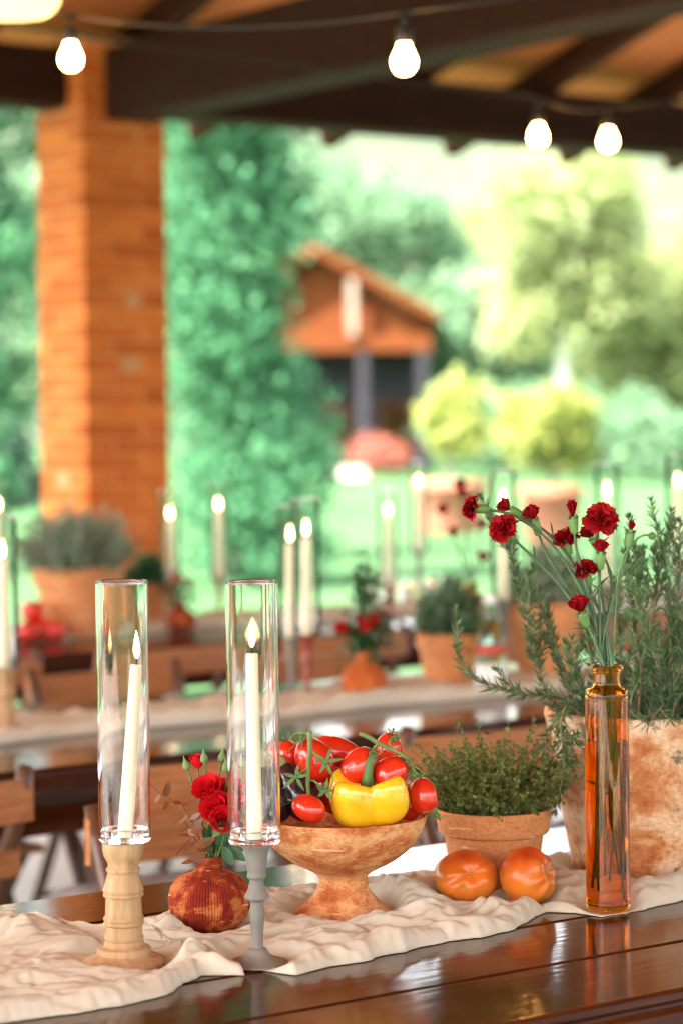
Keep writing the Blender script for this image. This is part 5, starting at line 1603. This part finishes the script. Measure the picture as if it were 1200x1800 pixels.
posy('red roses and greenery in the small bottle shaped clay vase', p + Vector((0, 0, .107)), .05, [(0.006, .062, .030), (-.05, .055, .018), (-.022, .045, .020), (.022, .075, .020)], [(0, .03, .026, .026, 320), (0, .13, .014, .045, 200), (.035, .06, .02, .025, 120)])
p = onT(792, B2 + .08); clay_pot('terracotta pot of leafy herbs beside the green bottle', p, .082, .125, 'pot'); herb('leafy green herb in the pot beside the green bottle', p + Vector((0, 0, .11)), .11, .15, 2400, .010, 'treeleaf')
p = onT(960, B2 + .0); clay_pot('tall plain terracotta pot behind the leaning rosemary branch', p, .09, .19, 'pot'); herb('rosemary bush in the tall plain pot', p + Vector((0, 0, .17)), .12, .16, 2600, .009, 'paleherb')
p = onT(862, B2 - .06)
t = thing('green_bottle', 'green glass water bottle with white label on the second table', 'bottle', p)
g = G(); g.lathe([(0, 0), (.034, 0), (.036, .004), (.036, .105), (.033, .125), (.020, .155), (.0135, .175), (.0130, .20), (.0142, .202), (.0142, .206), (.010, .206)] , 28); g.obj('glass', 'greenglass', t, 'auto')
g = G(); g.lathe([(.0364, .012), (.0367, .012), (.0367, .062), (.0364, .062)], 28, closed=True); g.obj('label', 'label', t)
g = G(); g.lathe([(.0364, .086), (.0367, .086), (.0367, .104), (.0364, .104)], 28, closed=True); g.obj('red_mark', 'redlabel', t)
g = G(); g.lathe([(0, .219), (.0145, .219), (.0155, .217), (.0155, .199), (.0142, .199)], 20); g.obj('cap', 'white', t)
# amber bottle on table 2 with carnations
p = onT(828, B2 + .17)
t = thing('amber_bottle', 'slim yellow amber bottle among the herbs of the second table', 'bottle', p)
g = G(); g.lathe([(0, 0), (.026, 0), (.028, .004), (.028, .20), (.024, .205), (.018, .208), (.018, .225), (.021, .228), (.021, .232), (.016, .232), (.016, .208), (.0255, .198), (.0255, .006), (0, .006)], 28); g.obj('glass', 'amber', t, 'auto')
for i, (dx, dz, dy) in enumerate(((-.065, .175, 0), (-.022, .235, .02), (-.018, .215, -.02), (.03, .14, .01), (.03, .06, 0), (-.04, .12, 0))):
    c = p + Vector((dx, dy, .232 + dz))
    q = thing('carnation', 'blurred red carnation standing in the slim yellow amber bottle', 'carnation', p + Vector((0, 0, .232)), group='carnations in the slim yellow bottle')
    ax = Vector((dx * 4, -.2, .8)).normalized()
    carn_bloom(c, ax, .040, 'half').obj('bloom', 'carn', q, off=q.location)
    G().tube([c - ax * .008, c.lerp(p + Vector((0, 0, .24)), .5), p + Vector((0, 0, .23)), p + Vector((dx * .2, 0, .03))], .0016, 6).obj('stem', 'carnstem', q, off=q.location)
# table 3
p = onT(140, B3 - .02); clay_pot('large terracotta herb pot in front of the brick pillar', p, .135, .20, 'pot'); herb('grey green rosemary bush in the large pot before the pillar', p + Vector((0, 0, .18)), .22, .18, 8000, .010, 'paleherb')
p = onT(262, B3 + .1); clay_pot('small terracotta pot between the large pot and the red vase', p, .075, .13, 'pot'); herb('dark green herb in the small pot before the pillar', p + Vector((0, 0, .11)), .09, .11, 2200, .010, 'ivy')
p = onT(320, B3 - .12)
lathe_thing('red_clay_vase', dense([(0, 0), (.03, 0), (.045, .02), (.047, .032), (.036, .055), (.016, .068), (.014, .08), (.017, .085), (.010, .085), (.010, .05), (0, .04)], 3), 'vase', p, 'small red clay vase with flowers on the pillar table', 'vase')
posy('pink and red flowers in the small red vase of the pillar table', p + Vector((0, 0, .085)), .05, [(-.01, .07, .018), (.02, .05, .016), (-.03, .04, .014)], [(0, .03, .03, .03, 160)])
for i, (px, db2, r) in enumerate(((50, -.12, .035), (75, -.10, .038), (98, -.13, .033), (62, -.04, .034), (60, -.09, .036))):
    p = onT(px, B3 + db2, ZT + (.055 if i == 4 else 0))
    t = thing('table_tomato', 'red tomato in the heap beside the large herb pot', 'tomato', p, group='tomatoes heaped by the large herb pot')
    g = G(); g.lathe(dense([(0, 0), (r * .7, .08 * r), (r, r * .8), (r * .75, r * 1.45), (r * .25, r * 1.55), (0, r * 1.45)], 4), 20); g.obj('fruit', 'tomato', t)
    g = G(); calyx_star(g, Vector((0, 0, r * 1.5)), Vector((0, 0, 1)), r * .5, r * .14); g.obj('calyx', 'calyx', t)
for i, (px, db2) in enumerate(((655, .25), (690, .30), (722, .22), (760, .28), (640, -.3), (775, -.28))):
    p = onT(px, B3 + db2, T + .001)
    g = G(); pr = [(0, 0), (.028, 0), (.030, .003), (.036, .10), (.0345, .10), (.0285, .008), (0, .008)]
    g.lathe(pr, 24); tag(g.obj('drinking_glass', 'glass', None, 'auto', loc=p), 'clear drinking glass on the pillar table', 'glass', 'drinking glasses on the pillar table')

# ================================================================== STRING LIGHTS
def bulb(px, py, d, lab, hang):
    p = atd(px, py, d)
    t = thing('string_bulb', lab, 'light bulb', p, group='bulbs of the string lights')
    g = G(); g.lathe(dense([(0, -.027), (.014, -.023), (.023, -.010), (.0240, .003), (.019, .017), (.0125, .031), (.0125, .040)], 4), 24); g.obj('bulb_glass', 'bulb', t)
    g = G(); g.lathe([(.0135, .036), (.017, .038), (.017, .066), (.010, .070), (0, .070)], 18); g.obj('socket', 'cable', t)
    G().tube([(0, 0, .068), (0, 0, hang)], .004, 6).obj('drop_cord', 'cable', t)
    return p + Vector((0, 0, hang))
c1 = bulb(125, 103, 5.6, 'round lit bulb in front of the brick pillar top', .10)
c2 = bulb(710, 108, 5.0, 'big lit bulb hanging below the heavy dark beam', .10)
c3 = bulb(945, 241, 7.4, 'lit bulb under the eave, hanging from a long cord', .12)
c4 = bulb(1068, 248, 7.3, 'lit bulb under the eave nearest the outer end of the string', .10)
def cable(lab, pts, sag):
    o0 = pts[0]
    P = []
    for i in range(len(pts) - 1):
        for k in range(10):
            t = k / 10; P.append(pts[i].lerp(pts[i + 1], t) - Vector((0, 0, sag * 4 * t * (1 - t))))
    P.append(pts[-1])
    tag(G().tube(P, .003, 6).obj('light_cable', 'cable', None, loc=o0, off=o0), lab, 'cable', None)
cable('black cable of the string lights running past the pillar top', [AB(-.5, 4.6, 2.55), c1, c2, AB(4.6, 2.9, 2.55)], .03)
cable('black cable of the string lights under the eave', [AB(2.0, 6.2, 2.6), c3, c4, AB(7.0, 3.2, 2.6)], .02)
# pendant lamp with scalloped shade
p = atd(14, 26, 5.2)
t = thing('pendant_lamp', 'glowing scalloped paper pendant lamp hanging by the pillar top', 'lamp', p)
g = G(); prof = []
g.lathe(dense([(.085, .0), (.104, .02), (.112, .06), (.10, .11), (.07, .15), (.03, .17)], 4), 64, wob=lambda t_, z: .05 * abs(math.sin(6 * t_)))
g.obj('paper_shade', 'shade', t)
G().tube([(0, 0, .165), (0, 0, 1.6)], .004, 6).obj('drop_cord', 'cable', t)
print('built', len(bpy.data.objects))
